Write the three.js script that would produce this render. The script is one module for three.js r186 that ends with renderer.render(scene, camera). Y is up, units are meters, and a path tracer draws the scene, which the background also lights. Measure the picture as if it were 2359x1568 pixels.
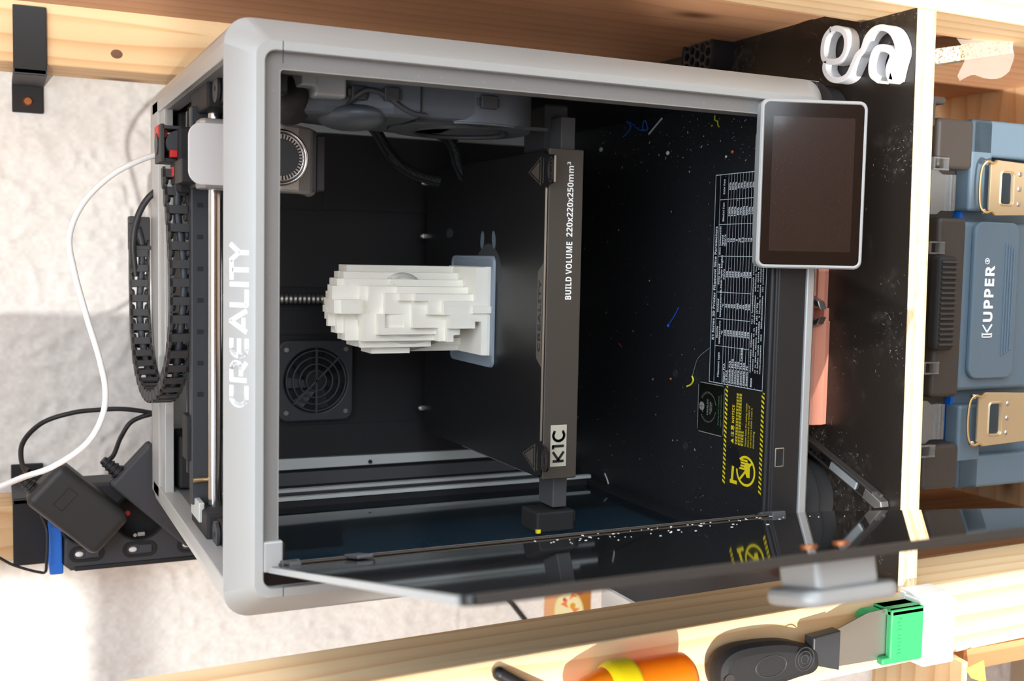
import * as THREE from 'three';
import { RoundedBoxGeometry } from 'three/addons/geometries/RoundedBoxGeometry.js';
import { mergeGeometries, toCreasedNormals } from 'three/addons/utils/BufferGeometryUtils.js';
import { FontLoader } from 'three/addons/loaders/FontLoader.js';
import { TextGeometry } from 'three/addons/geometries/TextGeometry.js';

// ---------------------------------------------------------------- camera, light, exposure
// Built in millimetres (scaled to metres per mesh): x right, y up from the black shelf, z out of the printer's front.
const MM = 0.001;
const scene = new THREE.Scene();
const F_PX = 2527.13;
const camera = new THREE.PerspectiveCamera(2 * Math.atan(784 / F_PX) * 180 / Math.PI, 2359 / 1568, 0.02, 60);
camera.filmGauge = 23.5;
{ // the camera is held on its side: its top points to the right of the room
  const yaw = 0.0815, pitch = 0.4424, roll = -0.0147;
  const fw = new THREE.Vector3(-Math.sin(yaw) * Math.cos(pitch), -Math.sin(pitch), -Math.cos(yaw) * Math.cos(pitch));
  const ri = new THREE.Vector3(Math.cos(yaw), 0, -Math.sin(yaw)), up = new THREE.Vector3().crossVectors(ri, fw);
  const r2 = ri.clone().multiplyScalar(Math.cos(roll)).addScaledVector(up, Math.sin(roll));
  const u2 = ri.clone().multiplyScalar(-Math.sin(roll)).addScaledVector(up, Math.cos(roll));
  camera.quaternion.setFromRotationMatrix(new THREE.Matrix4().makeBasis(u2.clone().negate(), r2, fw.clone().negate()));
  camera.position.set(40.3, 601.6, 635.5).multiplyScalar(MM);
}
camera.focus = 0.80;
camera.userData.fStop = 5.8;
const renderer = new THREE.WebGLRenderer();
renderer.toneMapping = THREE.LinearToneMapping;
renderer.toneMappingExposure = 1.25;
renderer.shadowMap.enabled = true;

scene.background = new THREE.Color(0.90, 0.99, 1.09);
scene.backgroundIntensity = 3.4;
const sun = new THREE.DirectionalLight(new THREE.Color(1.0, 0.965, 0.91), 5.2);
sun.position.set(-0.33, 0.24, 1).multiplyScalar(6);
sun.shadow.radius = 1.6;
sun.castShadow = true;
sun.shadow.mapSize.set(2048, 2048);
Object.assign(sun.shadow.camera, { left: -2.5, right: 2.5, top: 2.5, bottom: -2.5, near: 0.1, far: 12 });
scene.add(sun, sun.target);

// ---------------------------------------------------------------- small helpers
let seed = 20240607;
const rnd = () => { seed = (seed * 1664525 + 1013904223) >>> 0; return seed / 4294967296; };
const rr = (a, b) => a + (b - a) * rnd();
const used = new Map();
function numbered(n) { const k = used.get(n) || 0; used.set(n, k + 1); return k ? n + '_' + String(k).padStart(3, '0') : n; }
const baseOf = new WeakMap();
function norm(g) {
  const o = g.index ? g.toNonIndexed() : g;
  for (const k of Object.keys(o.attributes)) if (!['position', 'normal', 'uv'].includes(k)) o.deleteAttribute(k);
  if (!o.attributes.normal) o.computeVertexNormals();
  if (!o.attributes.uv) o.setAttribute('uv', new THREE.BufferAttribute(new Float32Array(o.attributes.position.count * 2), 2));
  o.morphAttributes = {}; o.groups = [];
  return o;
}
function merged(geos) { const l = [geos].flat(9).map(norm); return l.length > 1 ? mergeGeometries(l) : l[0]; }
// uv in metres by the way each face looks; grain: the axis along which the texture's u runs
function boxUV(g, grain) {
  const p = g.attributes.position, n = g.attributes.normal, uv = g.attributes.uv, ox = grain === 'y' ? 0.37 : 0;
  for (let i = 0; i < p.count; i++) {
    const c = [p.getX(i) * MM, p.getY(i) * MM, p.getZ(i) * MM], a = [Math.abs(n.getX(i)), Math.abs(n.getY(i)), Math.abs(n.getZ(i))];
    const k = a[0] > a[1] && a[0] > a[2] ? 0 : a[1] > a[2] ? 1 : 2, gi = 'xyz'.indexOf(grain);
    let [u, v] = [0, 1, 2].filter((q) => q !== k);
    if (u !== gi && v === gi) [u, v] = [v, u];
    uv.setXY(i, c[u] + ox + k * 0.31, c[v] + k * 0.17);
  }
}
function thing(name, label, category, base = [0, 0, 0], extra = {}) {
  const o = new THREE.Group(); o.name = numbered(name); o.position.set(...base).multiplyScalar(MM);
  o.userData = extra.kind ? { kind: extra.kind } : { label, category };
  if (extra.group) o.userData.group = extra.group;
  baseOf.set(o, base); scene.add(o);
  return o;
}
function part(parent, name, geos, mat, opt = {}) {
  const g = merged(geos), b = baseOf.get(parent) ?? [0, 0, 0];
  if (opt.uv !== 'keep') boxUV(g, opt.uv || 'y');
  g.translate(-b[0], -b[1], -b[2]); g.scale(MM, MM, MM);
  const m = new THREE.Mesh(g, mat); m.name = name; m.castShadow = m.receiveShadow = true;
  if (opt.label) m.userData.label = opt.label;
  if (opt.kind) m.userData.kind = opt.kind;
  baseOf.set(m, b); parent.add(m);
  return m;
}
function single(name, label, category, geos, mat, opt = {}) {   // a thing of one mesh; its origin at the middle of its foot
  const g = merged(geos); g.computeBoundingBox();
  if (opt.uv !== 'keep') boxUV(g, opt.uv || 'y');
  const bb = g.boundingBox, b = [(bb.min.x + bb.max.x) / 2, bb.min.y, (bb.min.z + bb.max.z) / 2];
  g.translate(-b[0], -b[1], -b[2]); g.scale(MM, MM, MM);
  const m = new THREE.Mesh(g, mat); m.name = numbered(name); m.position.set(...b).multiplyScalar(MM);
  m.castShadow = m.receiveShadow = true;
  m.userData = opt.kind ? { kind: opt.kind } : { label, category };
  if (opt.group) m.userData.group = opt.group;
  baseOf.set(m, b); scene.add(m);
  return m;
}
const V = (x, y, z) => new THREE.Vector3(x, y, z);
function bx(x0, x1, y0, y1, z0, z1, r = 0, seg = 2) {
  const w = x1 - x0, h = y1 - y0, d = z1 - z0;
  const g = r > 0 ? new RoundedBoxGeometry(w, h, d, seg, Math.min(r, w / 2.01, h / 2.01, d / 2.01)) : new THREE.BoxGeometry(w, h, d);
  return g.translate((x0 + x1) / 2, (y0 + y1) / 2, (z0 + z1) / 2);
}
function cyl(a, b, r, seg = 24, r2 = r) {
  const A = V(...a), B = V(...b), d = B.clone().sub(A), g = new THREE.CylinderGeometry(r2, r, d.length(), seg);
  g.applyQuaternion(new THREE.Quaternion().setFromUnitVectors(V(0, 1, 0), d.normalize()));
  return g.translate((A.x + B.x) / 2, (A.y + B.y) / 2, (A.z + B.z) / 2);
}
function tube(pts, r, n = 60, seg = 10, closed = false) { return new THREE.TubeGeometry(new THREE.CatmullRomCurve3(pts.map((p) => V(...p)), closed, 'centripetal'), n, r, seg, closed); }
function ball(c, r, sx = 1, sy = 1, sz = 1, n = 20) { return new THREE.SphereGeometry(r, n, Math.round(n * .7)).scale(sx, sy, sz).translate(...c); }
function ring(c, axis, R, r, seg = 48) { const g = new THREE.TorusGeometry(R, r, 10, seg); if (axis === 'x') g.rotateY(Math.PI / 2); if (axis === 'y') g.rotateX(Math.PI / 2); return g.translate(...c); }
function disc(c, axis, r0, r1, h, seg = 40) {   // flat ring (or plate when r0 = 0) of height h along its axis
  const s = new THREE.Shape(); s.absarc(0, 0, r1, 0, Math.PI * 2);
  if (r0 > 0) { const q = new THREE.Path(); q.absarc(0, 0, r0, 0, Math.PI * 2, true); s.holes.push(q); }
  const g = new THREE.ExtrudeGeometry(s, { depth: h, bevelEnabled: false, curveSegments: seg }); g.translate(0, 0, -h / 2);
  if (axis === 'x') g.rotateY(Math.PI / 2); if (axis === 'y') g.rotateX(Math.PI / 2);
  return g.translate(...c);
}
const AX = { z: [V(1, 0, 0), V(0, 1, 0), V(0, 0, 1)], x: [V(0, 0, 1), V(0, 1, 0), V(-1, 0, 0)], y: [V(1, 0, 0), V(0, 0, 1), V(0, -1, 0)] };
function prism(axis, pts, a, b, opt = {}) {     // polygon across an axis, from a to b. Points are (x,y) for z, (z,y) for x, (x,z) for y
  const lo = Math.min(a, b), hi = Math.max(a, b), bev = opt.bevel || 0;
  const s = pts instanceof THREE.Shape ? pts : new THREE.Shape(pts.map((p) => new THREE.Vector2(...p)));
  for (const h of opt.holes || []) s.holes.push(new THREE.Path(h.map((p) => new THREE.Vector2(...p))));
  const g = new THREE.ExtrudeGeometry(s, { depth: hi - lo - 2 * bev, bevelEnabled: bev > 0, bevelSize: bev, bevelThickness: bev, bevelOffset: -bev, bevelSegments: 2, curveSegments: opt.seg || 12 });
  g.translate(0, 0, bev);
  const [e1, e2, e3] = AX[axis];
  g.applyMatrix4(new THREE.Matrix4().makeBasis(e1, e2, e3));
  return g.translate(...(axis === 'z' ? [0, 0, lo] : axis === 'x' ? [hi, 0, 0] : [0, hi, 0]));
}
function inFrame(g, o, e1, e2, e3) { return g.applyMatrix4(new THREE.Matrix4().makeBasis(V(...e1), V(...e2), V(...e3)).setPosition(...o)); }   // a shape drawn in a tilted plane
function rrect(w, h, r, cx = 0, cy = 0) { // rounded rectangle as a Shape
  const s = new THREE.Shape(), x = cx - w / 2, y = cy - h / 2;
  s.moveTo(x + r, y); s.lineTo(x + w - r, y); s.absarc(x + w - r, y + r, r, -Math.PI / 2, 0); s.lineTo(x + w, y + h - r); s.absarc(x + w - r, y + h - r, r, 0, Math.PI / 2);
  s.lineTo(x + r, y + h); s.absarc(x + r, y + h - r, r, Math.PI / 2, Math.PI); s.lineTo(x, y + r); s.absarc(x + r, y + r, r, Math.PI, 1.5 * Math.PI);
  return s;
}
const holeOf = (s, n = 10) => new THREE.Path(s.getPoints(n).reverse());
function outline(hw, yt, yb, r, z, seg = 7) {   // ring of points of a rounded rectangle, counter-clockwise from the lower right corner
  const o = [];
  for (const [cx, cy, a] of [[hw - r, yb + r, -90], [hw - r, yt - r, 0], [-hw + r, yt - r, 90], [-hw + r, yb + r, 180]])
    for (let i = 0; i <= seg; i++) { const t = (a + 90 * i / seg) * Math.PI / 180; o.push([cx + r * Math.cos(t), cy + r * Math.sin(t), z]); }
  return o;
}
function loft(rings, crease = 0.5) {             // closed rings of equal length, joined one to the next
  const pos = [], n = rings[0].length;
  for (let k = 0; k + 1 < rings.length; k++) for (let i = 0; i < n; i++) {
    const a = rings[k][i], b = rings[k][(i + 1) % n], c = rings[k + 1][(i + 1) % n], d = rings[k + 1][i];
    pos.push(...a, ...b, ...c, ...a, ...c, ...d);
  }
  const g = new THREE.BufferGeometry(); g.setAttribute('position', new THREE.Float32BufferAttribute(pos, 3));
  g.setAttribute('uv', new THREE.Float32BufferAttribute(new Float32Array(pos.length / 3 * 2), 2));
  return toCreasedNormals(g, crease);
}
function strokes(paths, w, d = 0.25) {           // letters from straight strokes with mitred joins
  const out = [];
  for (const p of paths) for (let i = 0; i + 1 < p.length; i++) {
    const [ax, ay] = p[i], [bx_, by] = p[i + 1], L = Math.hypot(bx_ - ax, by - ay), e0 = i > 0 ? w * .5 : 0, e1 = i + 2 < p.length ? w * .5 : 0;
    out.push(new THREE.BoxGeometry(L + (e0 + e1) * .6, w, d).translate((L + (e1 - e0) * .6) / 2, 0, 0).rotateZ(Math.atan2(by - ay, bx_ - ax)).translate(ax, ay, 0));
  }
  return out;
}
function arcPts(cx, cy, rx, ry, a0, a1, n = 8) { return Array.from({ length: n + 1 }, (_, i) => { const t = (a0 + (a1 - a0) * i / n) * Math.PI / 180; return [cx + rx * Math.cos(t), cy + ry * Math.sin(t)]; }); }
const bold = await new FontLoader().loadAsync('fonts/droid/droid_sans_bold.typeface.json');
function text(str, size, depth = 0.3) { return new TextGeometry(str, { font: bold, size, depth, curveSegments: 3, bevelEnabled: false }); }
function fitText(str, w, h, depth = 0.3) { const g = text(str, 10, depth); g.computeBoundingBox(); const b = g.boundingBox; g.translate(-b.min.x, -b.min.y, 0); return g.scale(w / (b.max.x - b.min.x), h / (b.max.y - b.min.y), 1); }

// ---------------------------------------------------------------- procedural textures
function lattice(sd, n) { const a = new Float32Array(n * n); let s = sd; for (let i = 0; i < a.length; i++) { s = (s * 1664525 + 1013904223) >>> 0; a[i] = s / 4294967296; } return a; }
function noiser(sd, n = 64) {
  const a = lattice(sd, n), sm = (t) => t * t * (3 - 2 * t);
  return (x, y, px = n, py = n) => { const X = Math.floor(x), Y = Math.floor(y), u = sm(x - X), v = sm(y - Y), at = (i, j) => a[(((j % py) + py) % py) * n + (((i % px) + px) % px)];   // px, py: the pattern repeats after so many cells
    return (at(X, Y) * (1 - u) + at(X + 1, Y) * u) * (1 - v) + (at(X, Y + 1) * (1 - u) + at(X + 1, Y + 1) * u) * v; };
}
function dataTex(w, h, fn, srgb, rx = 1, ry = 1) {
  const d = new Uint8Array(w * h * 4);
  for (let y = 0; y < h; y++) for (let x = 0; x < w; x++) { const c = fn(x / w, y / h), i = (y * w + x) * 4; for (let k = 0; k < 3; k++) d[i + k] = Math.max(0, Math.min(255, Array.isArray(c) ? c[k] : c)); d[i + 3] = 255; }
  const t = new THREE.DataTexture(d, w, h); t.wrapS = t.wrapT = THREE.RepeatWrapping; t.magFilter = THREE.LinearFilter; t.minFilter = THREE.LinearMipmapLinearFilter; t.generateMipmaps = true;
  if (srgb) t.colorSpace = THREE.SRGBColorSpace;
  t.repeat.set(rx, ry); t.needsUpdate = true;
  return t;
}
function woodTex(sd, light, dark, knot, freq = 34, streak = 1) {  // 1 m along the grain by 0.25 m across
  const n1 = noiser(sd), n2 = noiser(sd + 7), n3 = noiser(sd + 13, 128);
  const knots = [[.27, .31], [.63, .74], [.86, .18], [.12, .83], [.46, .55]];
  return dataTex(1024, 512, (u, v) => {
    let bend = 0, core = 0;
    for (const [ku, kv] of knots) { const du = (((u - ku + 1.5) % 1) - .5) * 64 / 3, dv = (((v - kv + 1.5) % 1) - .5) * 16; const d2 = du * du * .35 + dv * dv; bend += .05 * Math.exp(-d2 * .35) * Math.sign(dv || 1); core = Math.max(core, Math.exp(-(du * du * 2.4 + dv * dv) * 3)); }
    const w = v + bend + .03 * (n1(u * 4, v * 8, 4, 8) - .5) + .012 * (n2(u * 8, v * 16, 8, 16) - .5);
    const t = w * freq * .5, f = t - Math.floor(t), late = Math.pow(f, 3) * (f < .93 ? 1 : (1 - f) / .07), fine = n3(u * 32, v * 128, 32, 128) - .5, broad = n1(u * 4 + 9, v * 16 + 3, 4, 16) - .5;
    const k = Math.min(1, streak * (.62 * late + .22 * broad) + .12 * fine + .08);
    return [0, 1, 2].map((c) => (light[c] + (dark[c] - light[c]) * k) * (1 - core * .8) + knot[c] * core * .8 + fine * 10);
  }, true, 1, 4);
}
const std = (o) => new THREE.MeshStandardMaterial(o), phy = (o) => new THREE.MeshPhysicalMaterial(o);
const hex = (h) => new THREE.Color(h);
const speck = (sd) => noiser(sd, 128);
const fineBump = (() => { const a = speck(5), b = speck(6); return dataTex(256, 256, (u, v) => 128 + 120 * (a(u * 128, v * 128) - .5) + 60 * (b(u * 64, v * 64) - .5), false, 12, 12); })();
const plasterBump = (() => { const a = noiser(31), b = noiser(32), c = noiser(33, 128); return dataTex(1024, 1024, (u, v) => { const s = a(u * 64, v * 64 + 3 * b(u * 16, v * 16, 16, 16)); return 255 * (.62 * Math.pow(s, 1.5) + .26 * b(u * 64 + 5, v * 64) + .12 * c(u * 128, v * 128)); }, false, 1.5, 1.5); })();
const plasterTone = (() => { const a = noiser(35), b = noiser(36, 128); return dataTex(512, 512, (u, v) => { const k = 1 - .05 * a(u * 8, v * 8, 8, 8) - .05 * b(u * 128, v * 128); return [246 * k, 244 * k, 240 * k]; }, true, 2.4, 2.4); })();
const pine = woodTex(101, [248, 220, 176], [216, 160, 106], [96, 62, 40], 30);
const pineDark = woodTex(211, [222, 162, 114], [176, 108, 68], [86, 52, 34], 26, .8);
const plyEdge = (() => { const a = noiser(51, 128), b = noiser(52); return dataTex(512, 128, (u, v) => { const l = Math.floor(v * 5) % 2, k = .92 + .16 * a(u * 128, v * 64) - (b(u * 64, v * 4) > .86 ? .14 : 0); return l ? [222 * k, 192 * k, 146 * k] : [240 * k, 218 * k, 178 * k]; }, true, 2, 52); })();
const dusty = (() => { // black paint with dust, fluff and rub marks: matter that lies on it
  const a = noiser(61, 128), b = noiser(62), c = noiser(63, 128);
  const flecks = []; let s = 99; const q = () => (s = (s * 1664525 + 1013904223) >>> 0) / 4294967296;
  const W = 1024, m = new Float32Array(W * W);
  for (let i = 0; i < 5200; i++) { const x = q() * W, y = q() * W, L = 1 + q() * q() * 9, t = q() * 6.3, w = .25 + q() * .75; if (b(x / W * 8, y / W * 8, 8, 8) < .42 + .3 * q()) continue; for (let k = 0; k < L; k++) { const X = (x + k * Math.cos(t)) & (W - 1), Y = (y + k * Math.sin(t)) & (W - 1); m[Y * W + X] = Math.max(m[Y * W + X], w); } }
  return dataTex(W, W, (u, v) => { const f = m[(Math.floor(v * W) & (W - 1)) * W + (Math.floor(u * W) & (W - 1))], cloud = Math.max(0, b(u * 8, v * 8, 8, 8) * .6 + b(u * 32, v * 32, 32, 32) * .4 - .5) * 2, g = a(u * 128, v * 128) * c(u * 128 + 4, v * 128); const k = Math.min(1, .8 * f + .62 * cloud * g + .015); return [34 + 180 * k, 29 + 180 * k, 25 + 182 * k]; }, true, 2.6, 2.6);
})();
const dustFine = (() => { const W = 512, m = new Float32Array(W * W); let s = 4242; const q = () => (s = (s * 1664525 + 1013904223) >>> 0) / 4294967296;
  for (let i = 0; i < 900; i++) { const x = q() * W, y = q() * W, L = 1 + q() * q() * 5, t = q() * 6.3, w = .1 + q() * q() * .8; for (let k = 0; k < L; k++) { const X = (x + k * Math.cos(t)) & (W - 1), Y = (y + k * Math.sin(t)) & (W - 1); m[Y * W + X] = Math.max(m[Y * W + X], w); } }
  return (base, amt, rx = 5) => dataTex(W, W, (u, v) => { const f = m[Math.floor(v * W) * W + Math.floor(u * W)] * amt; return base.map((c) => c + (200 - c) * f); }, true, rx, rx); })();
const chip = (() => { const a = noiser(71, 128), b = noiser(72, 64); return dataTex(256, 256, (u, v) => { const k = a(u * 100, v * 128), j = b(u * 60, v * 64); return j > .7 ? [150, 118, 88] : [208 + 30 * k, 190 + 34 * k, 168 + 36 * k]; }, true, 14, 14); })();
const weave = dataTex(64, 64, (u, v) => 128 + 110 * Math.sin(u * 6.283 * 2) * Math.sin(v * 6.283 * 2), false, 120, 120);
const ribs = dataTex(4, 64, (u, v) => 128 + 120 * Math.sin(v * 6.283 * 8), false, 1, 260);

const M = {
  plaster: std({ map: plasterTone, bumpMap: plasterBump, bumpScale: .0034, roughness: .95 }),
  pine: std({ map: pine, roughness: .62, bumpMap: fineBump, bumpScale: .00008 }),
  pineDark: std({ map: pineDark, roughness: .6, bumpMap: fineBump, bumpScale: .00008 }),
  ply: std({ map: plyEdge, roughness: .7 }),
  shelf: std({ map: dusty, roughness: .34, bumpMap: fineBump, bumpScale: .00012 }),
  silver: std({ color: hex(0xb6b7b6), metalness: .2, roughness: .42, bumpMap: fineBump, bumpScale: .00003 }),
  silverIn: std({ color: hex(0xb4bbc0), metalness: .4, roughness: .38 }),
  ledge: std({ map: dustFine([128, 125, 123], .5, 6), roughness: .55 }),
  black: std({ map: dustFine([30, 30, 33], .25, 8), roughness: .5 }),
  blackMatte: std({ color: hex(0x1c1c1e), roughness: .72, bumpMap: fineBump, bumpScale: .0001 }),
  blackIn: std({ map: dustFine([22, 22, 25], .14, 5), roughness: .55 }),
  floorIn: std({ map: dustFine([27, 28, 31], .6, 4), roughness: .5, bumpMap: fineBump, bumpScale: .00008 }),
  greyIn: std({ color: hex(0xc2c6c4), roughness: .5, metalness: .2 }),
  sidePanel: std({ map: woodTex(307, [238, 182, 138], [196, 130, 88], [96, 58, 38], 22, .7), roughness: .6 }),
  hub: std({ color: hex(0x2b2b2d), roughness: .6 }),
  pineRear: std({ map: pine, color: hex(0xe6dcd2), roughness: .62, bumpMap: fineBump, bumpScale: .00008 }),
  rimIn: std({ color: hex(0x86888a), metalness: .4, roughness: .45 }),
  frontPanel: std({ map: pineDark, color: hex(0x918c8a), roughness: .55 }),
  greyDk: std({ color: hex(0x4a4b4e), roughness: .55 }),
  plasticDk: std({ color: hex(0x35373b), roughness: .46, bumpMap: fineBump, bumpScale: .00006 }),
  fanBlk: std({ map: dustFine([76, 82, 90], .22, 9), roughness: .42 }),
  chrome: std({ color: hex(0xc9cacc), metalness: 1, roughness: .16 }),
  steel: std({ color: hex(0xb4b2ae), metalness: .9, roughness: .34 }),
  brass: std({ color: hex(0xd2b482), metalness: .9, roughness: .32 }),
  latch: std({ color: hex(0xc9b594), metalness: .65, roughness: .36 }),
  head: std({ color: hex(0xa8a5a4), metalness: .45, roughness: .38 }),
  headFace: std({ color: hex(0xd4d0cf), metalness: .15, roughness: .5 }),
  red: std({ color: hex(0xd02020), roughness: .45 }),
  cableBlk: std({ color: hex(0x202124), roughness: .45 }),
  cableGrey: std({ color: hex(0x3b3e44), roughness: .5 }),
  sleeve: std({ color: hex(0x1e2226), roughness: .7, bumpMap: weave, bumpScale: .0004 }),
  chain: std({ color: hex(0x39393a), roughness: .58, bumpMap: fineBump, bumpScale: .0001 }),
  white: std({ color: hex(0xf3f3f1), roughness: .5 }),
  ptfe: phy({ color: hex(0xf4f4f4), roughness: .35, transmission: .25, thickness: 0 }),
  clip: std({ color: hex(0xf2f2f4), roughness: .48 }),
  print: phy({ color: hex(0xfaf6ea), roughness: .5, bumpMap: ribs, bumpScale: .00006 }),
  raft: phy({ color: hex(0xb9c6d2), roughness: .35, transmission: .55, thickness: 0 }),
  smoke: phy({ color: new THREE.Color(.10, .17, .24), roughness: .05, transmission: .95, thickness: 0, ior: 1.5 }),
  door: phy({ color: new THREE.Color(.030, .031, .033), roughness: .035, transmission: .6, thickness: 0, ior: 1.52 }),
  doorEdge: std({ color: hex(0x8b9093), roughness: .3 }),
  screen: phy({ color: hex(0x140f0d), roughness: .12, clearcoat: .6, clearcoatRoughness: .08 }),
  screenOn: phy({ map: dustFine([40, 30, 27], .5, 22), roughness: .16, clearcoat: 1, clearcoatRoughness: .05 }),
  salmon: std({ color: hex(0xe79a80), roughness: .5, bumpMap: ribs, bumpScale: .0001 }),
  green: std({ color: hex(0x35a866), roughness: .5 }),
  orange: phy({ color: hex(0xff9d18), roughness: .3, transmission: .3, thickness: 0 }),
  yellow: phy({ color: hex(0xffe21a), roughness: .35 }),
  boxBlue: std({ color: hex(0x5b6e7c), roughness: .45, bumpMap: fineBump, bumpScale: .00006 }),
  boxBlk: std({ color: hex(0x37322f), roughness: .5, bumpMap: fineBump, bumpScale: .00008 }),
  clear: phy({ color: hex(0xe8eaec), roughness: .06, transmission: .92, thickness: 0 }),
  blueBar: std({ color: hex(0x1268c8), roughness: .4 }),
  blueClip: std({ color: hex(0x1f6fd6), roughness: .45 }),
  adapter: std({ color: hex(0x2a2b2e), roughness: .5, bumpMap: fineBump, bumpScale: .00012 }),
  adapterGrey: std({ color: hex(0x3a3c41), roughness: .6, bumpMap: fineBump, bumpScale: .00012 }),
  chip: std({ map: chip, roughness: .9 }),
  tape: phy({ color: hex(0xefe6dc), roughness: .3, transmission: .7, thickness: 0 }),
  notice: std({ color: hex(0xf0dd1c), roughness: .5 }),
  lettering: std({ color: hex(0xf4f5f4), roughness: .5 }),
  copper: std({ color: hex(0xb9744a), metalness: .8, roughness: .35 }),
  tinted: phy({ color: new THREE.Color(.54, .54, .54), roughness: 0, transmission: 1, thickness: 0 }),
  floorWood: std({ color: hex(0xb9a58c), roughness: .5 }),
  paleBox: std({ color: hex(0xb8b8bb), metalness: .1, roughness: .4 }),
};

// ---------------------------------------------------------------- the room
const WZ = -480, FY = -760, CY = 1800, LX = -2200, RX = 2200, FZ = 2600;
const room = (name, geos, mat, uv) => single(name, '', '', geos, mat, { kind: 'structure', uv });
const rect = (a, b, c, d) => [[a, c], [a, d], [b, d], [b, c]];
const frameOf = (a, b, c, d, t = 24) => [bx(a, b, c, c + t, FZ + 30, FZ + 60), bx(a, b, d - t, d, FZ + 30, FZ + 60), bx(a, a + t, c, d, FZ + 30, FZ + 60), bx(b - t, b, c, d, FZ + 30, FZ + 60)];
room('wall_back', bx(LX, RX, FY, CY, WZ - 120, WZ), M.plaster, 'x');
room('floor', bx(LX - 120, RX + 120, FY - 80, FY, WZ - 120, FZ + 160), M.floorWood, 'x');
room('ceiling', prism('y', [[LX - 120, WZ - 120], [RX + 120, WZ - 120], [RX + 120, FZ + 160], [LX - 120, FZ + 160]], CY, CY + 80, { holes: [rect(-500, 1900, 420, 2300)] }), M.plaster, 'x');
room('wall_left', bx(LX - 120, LX, FY, CY, WZ - 120, FZ + 160), M.pineDark, 'z');
room('wall_right', prism('x', rect(WZ - 120, FZ + 160, FY, CY), RX, RX + 120, { holes: [rect(-150, 2400, -350, 1700)] }), M.plaster, 'z');
{ // window wall behind the camera: low sun and daylight come in through these panes; two of them are tinted
  const clear = [[-1800, -1278, 1254, 1700], [440, 2140, 60, 1720]], tint = [[-1098, -351, 1170, 1700], [-1800, -1278, 250, 1220]];
  const low = [[-1151, 250], [-1151, 1049], [-1041, 1049], [-1041, 659], [-679, 659], [-679, 780], [-646, 890], [-611, 1040], [-351, 1040], [-351, 219], [-785, 219], [-785, 587], [-1041, 587], [-1041, 250]];
  room('wall_front', prism('z', rect(LX, RX, FY, CY), FZ, FZ + 90, { holes: [...clear.map((p) => rect(...p)), ...tint.map((p) => rect(...p)), low] }), M.frontPanel, 'x');
  let n = 0;
  for (const p of clear) room('window_' + (++n), frameOf(...p), M.white);
  for (const p of tint) room('window_' + (++n), bx(...p, FZ + 40, FZ + 46), M.tinted);
}
room('ground', bx(-30000, 30000, FY - 400, FY - 300, FZ + 200, 60000), std({ color: hex(0x8a8f80), roughness: .95 }), 'x');

// ---------------------------------------------------------------- the wooden rack
const rack = thing('wooden_rack', 'pine shelving rack with a black painted shelf board carrying the printer', 'shelving rack', [13, FY, -180]);
const LEAN = .04;
const post = (name, x0, x1, z0, z1, y0, y1, mat, label) => part(rack, name, prism('x', [[z0 + LEAN * y0, y0], [z1 + LEAN * y0, y0], [z1 + LEAN * y1, y1], [z0 + LEAN * y1, y1]], x0, x1, { bevel: 1.6 }), mat, { label });
post('post', -255, -199, -19.5, 40.5, FY, 1300, M.pine, 'front left pine post with tools hanging on it');
post('post', 226, 284, -24, 35.5, FY, 1300, M.pine, 'front right pine post');
part(rack, 'post', bx(199, 256, FY, 1300, -465, -405, 2), M.pineRear, { label: 'rear right pine post with a dark knot' });
part(rack, 'post', bx(-232, -183, FY, 1300, -465, -405, 2), M.pineRear, { label: 'rear left pine post behind the power strip' });
// black shelf board with a raw plywood edge, turned a hair against the printer
{
  const fz = (x) => 37.8 - .0167 * x;
  part(rack, 'shelf_board', prism('y', [[-217, -402], [238, -402], [238, -26], [225.6, -24.4], [225.6, fz(225.6)], [-198.6, fz(-198.6)], [-198.6, -20], [-217, -20]], -.6, 0), M.shelf, { label: 'dusty black painted top face of the plywood shelf', uv: 'x' });
  part(rack, 'shelf_core', prism('y', [[-217, -402], [238, -402], [238, -26], [225.6, -24.4], [225.6, fz(225.6)], [-198.6, fz(-198.6)], [-198.6, -20], [-217, -20]], -19, -.6), M.ply, { label: 'raw pale plywood edge', uv: 'x' });
}
part(rack, 'side_panel', bx(238, 252, -700, 1300, -340, -22), M.sidePanel, { label: 'brown side panel on the right' });
part(rack, 'side_panel', bx(-222, -217, -700, -19.2, -400, -22), M.pineDark, { label: 'orange brown panel under the shelf on the left' });
part(rack, 'knot', [new THREE.SphereGeometry(4, 20, 12).scale(1, 1.25, .1).translate(214, 499, -405)], std({ color: hex(0x6b4a34), roughness: .7 }), { label: 'small dark knot in the rear right post' });
part(rack, 'back_board', bx(-217, 238, -700, -19.2, -398, -394), M.sidePanel, { label: 'brown board behind the tool case' });
part(rack, 'lower_shelf', bx(-217, 238, -430, -412, -400, 30), M.pine, { uv: 'x' });
part(rack, 'side_ledge', prism('x', [[-60, -78], [52, -58], [52, -64], [-60, -84]], -420, -257), M.pine, { label: 'pale ledge outside the left post', uv: 'x' });
part(rack, 'outer_panel', bx(-275, -258, -700, -84, -60, 30), M.pineDark, { label: 'orange brown board outside the left post' });

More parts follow.
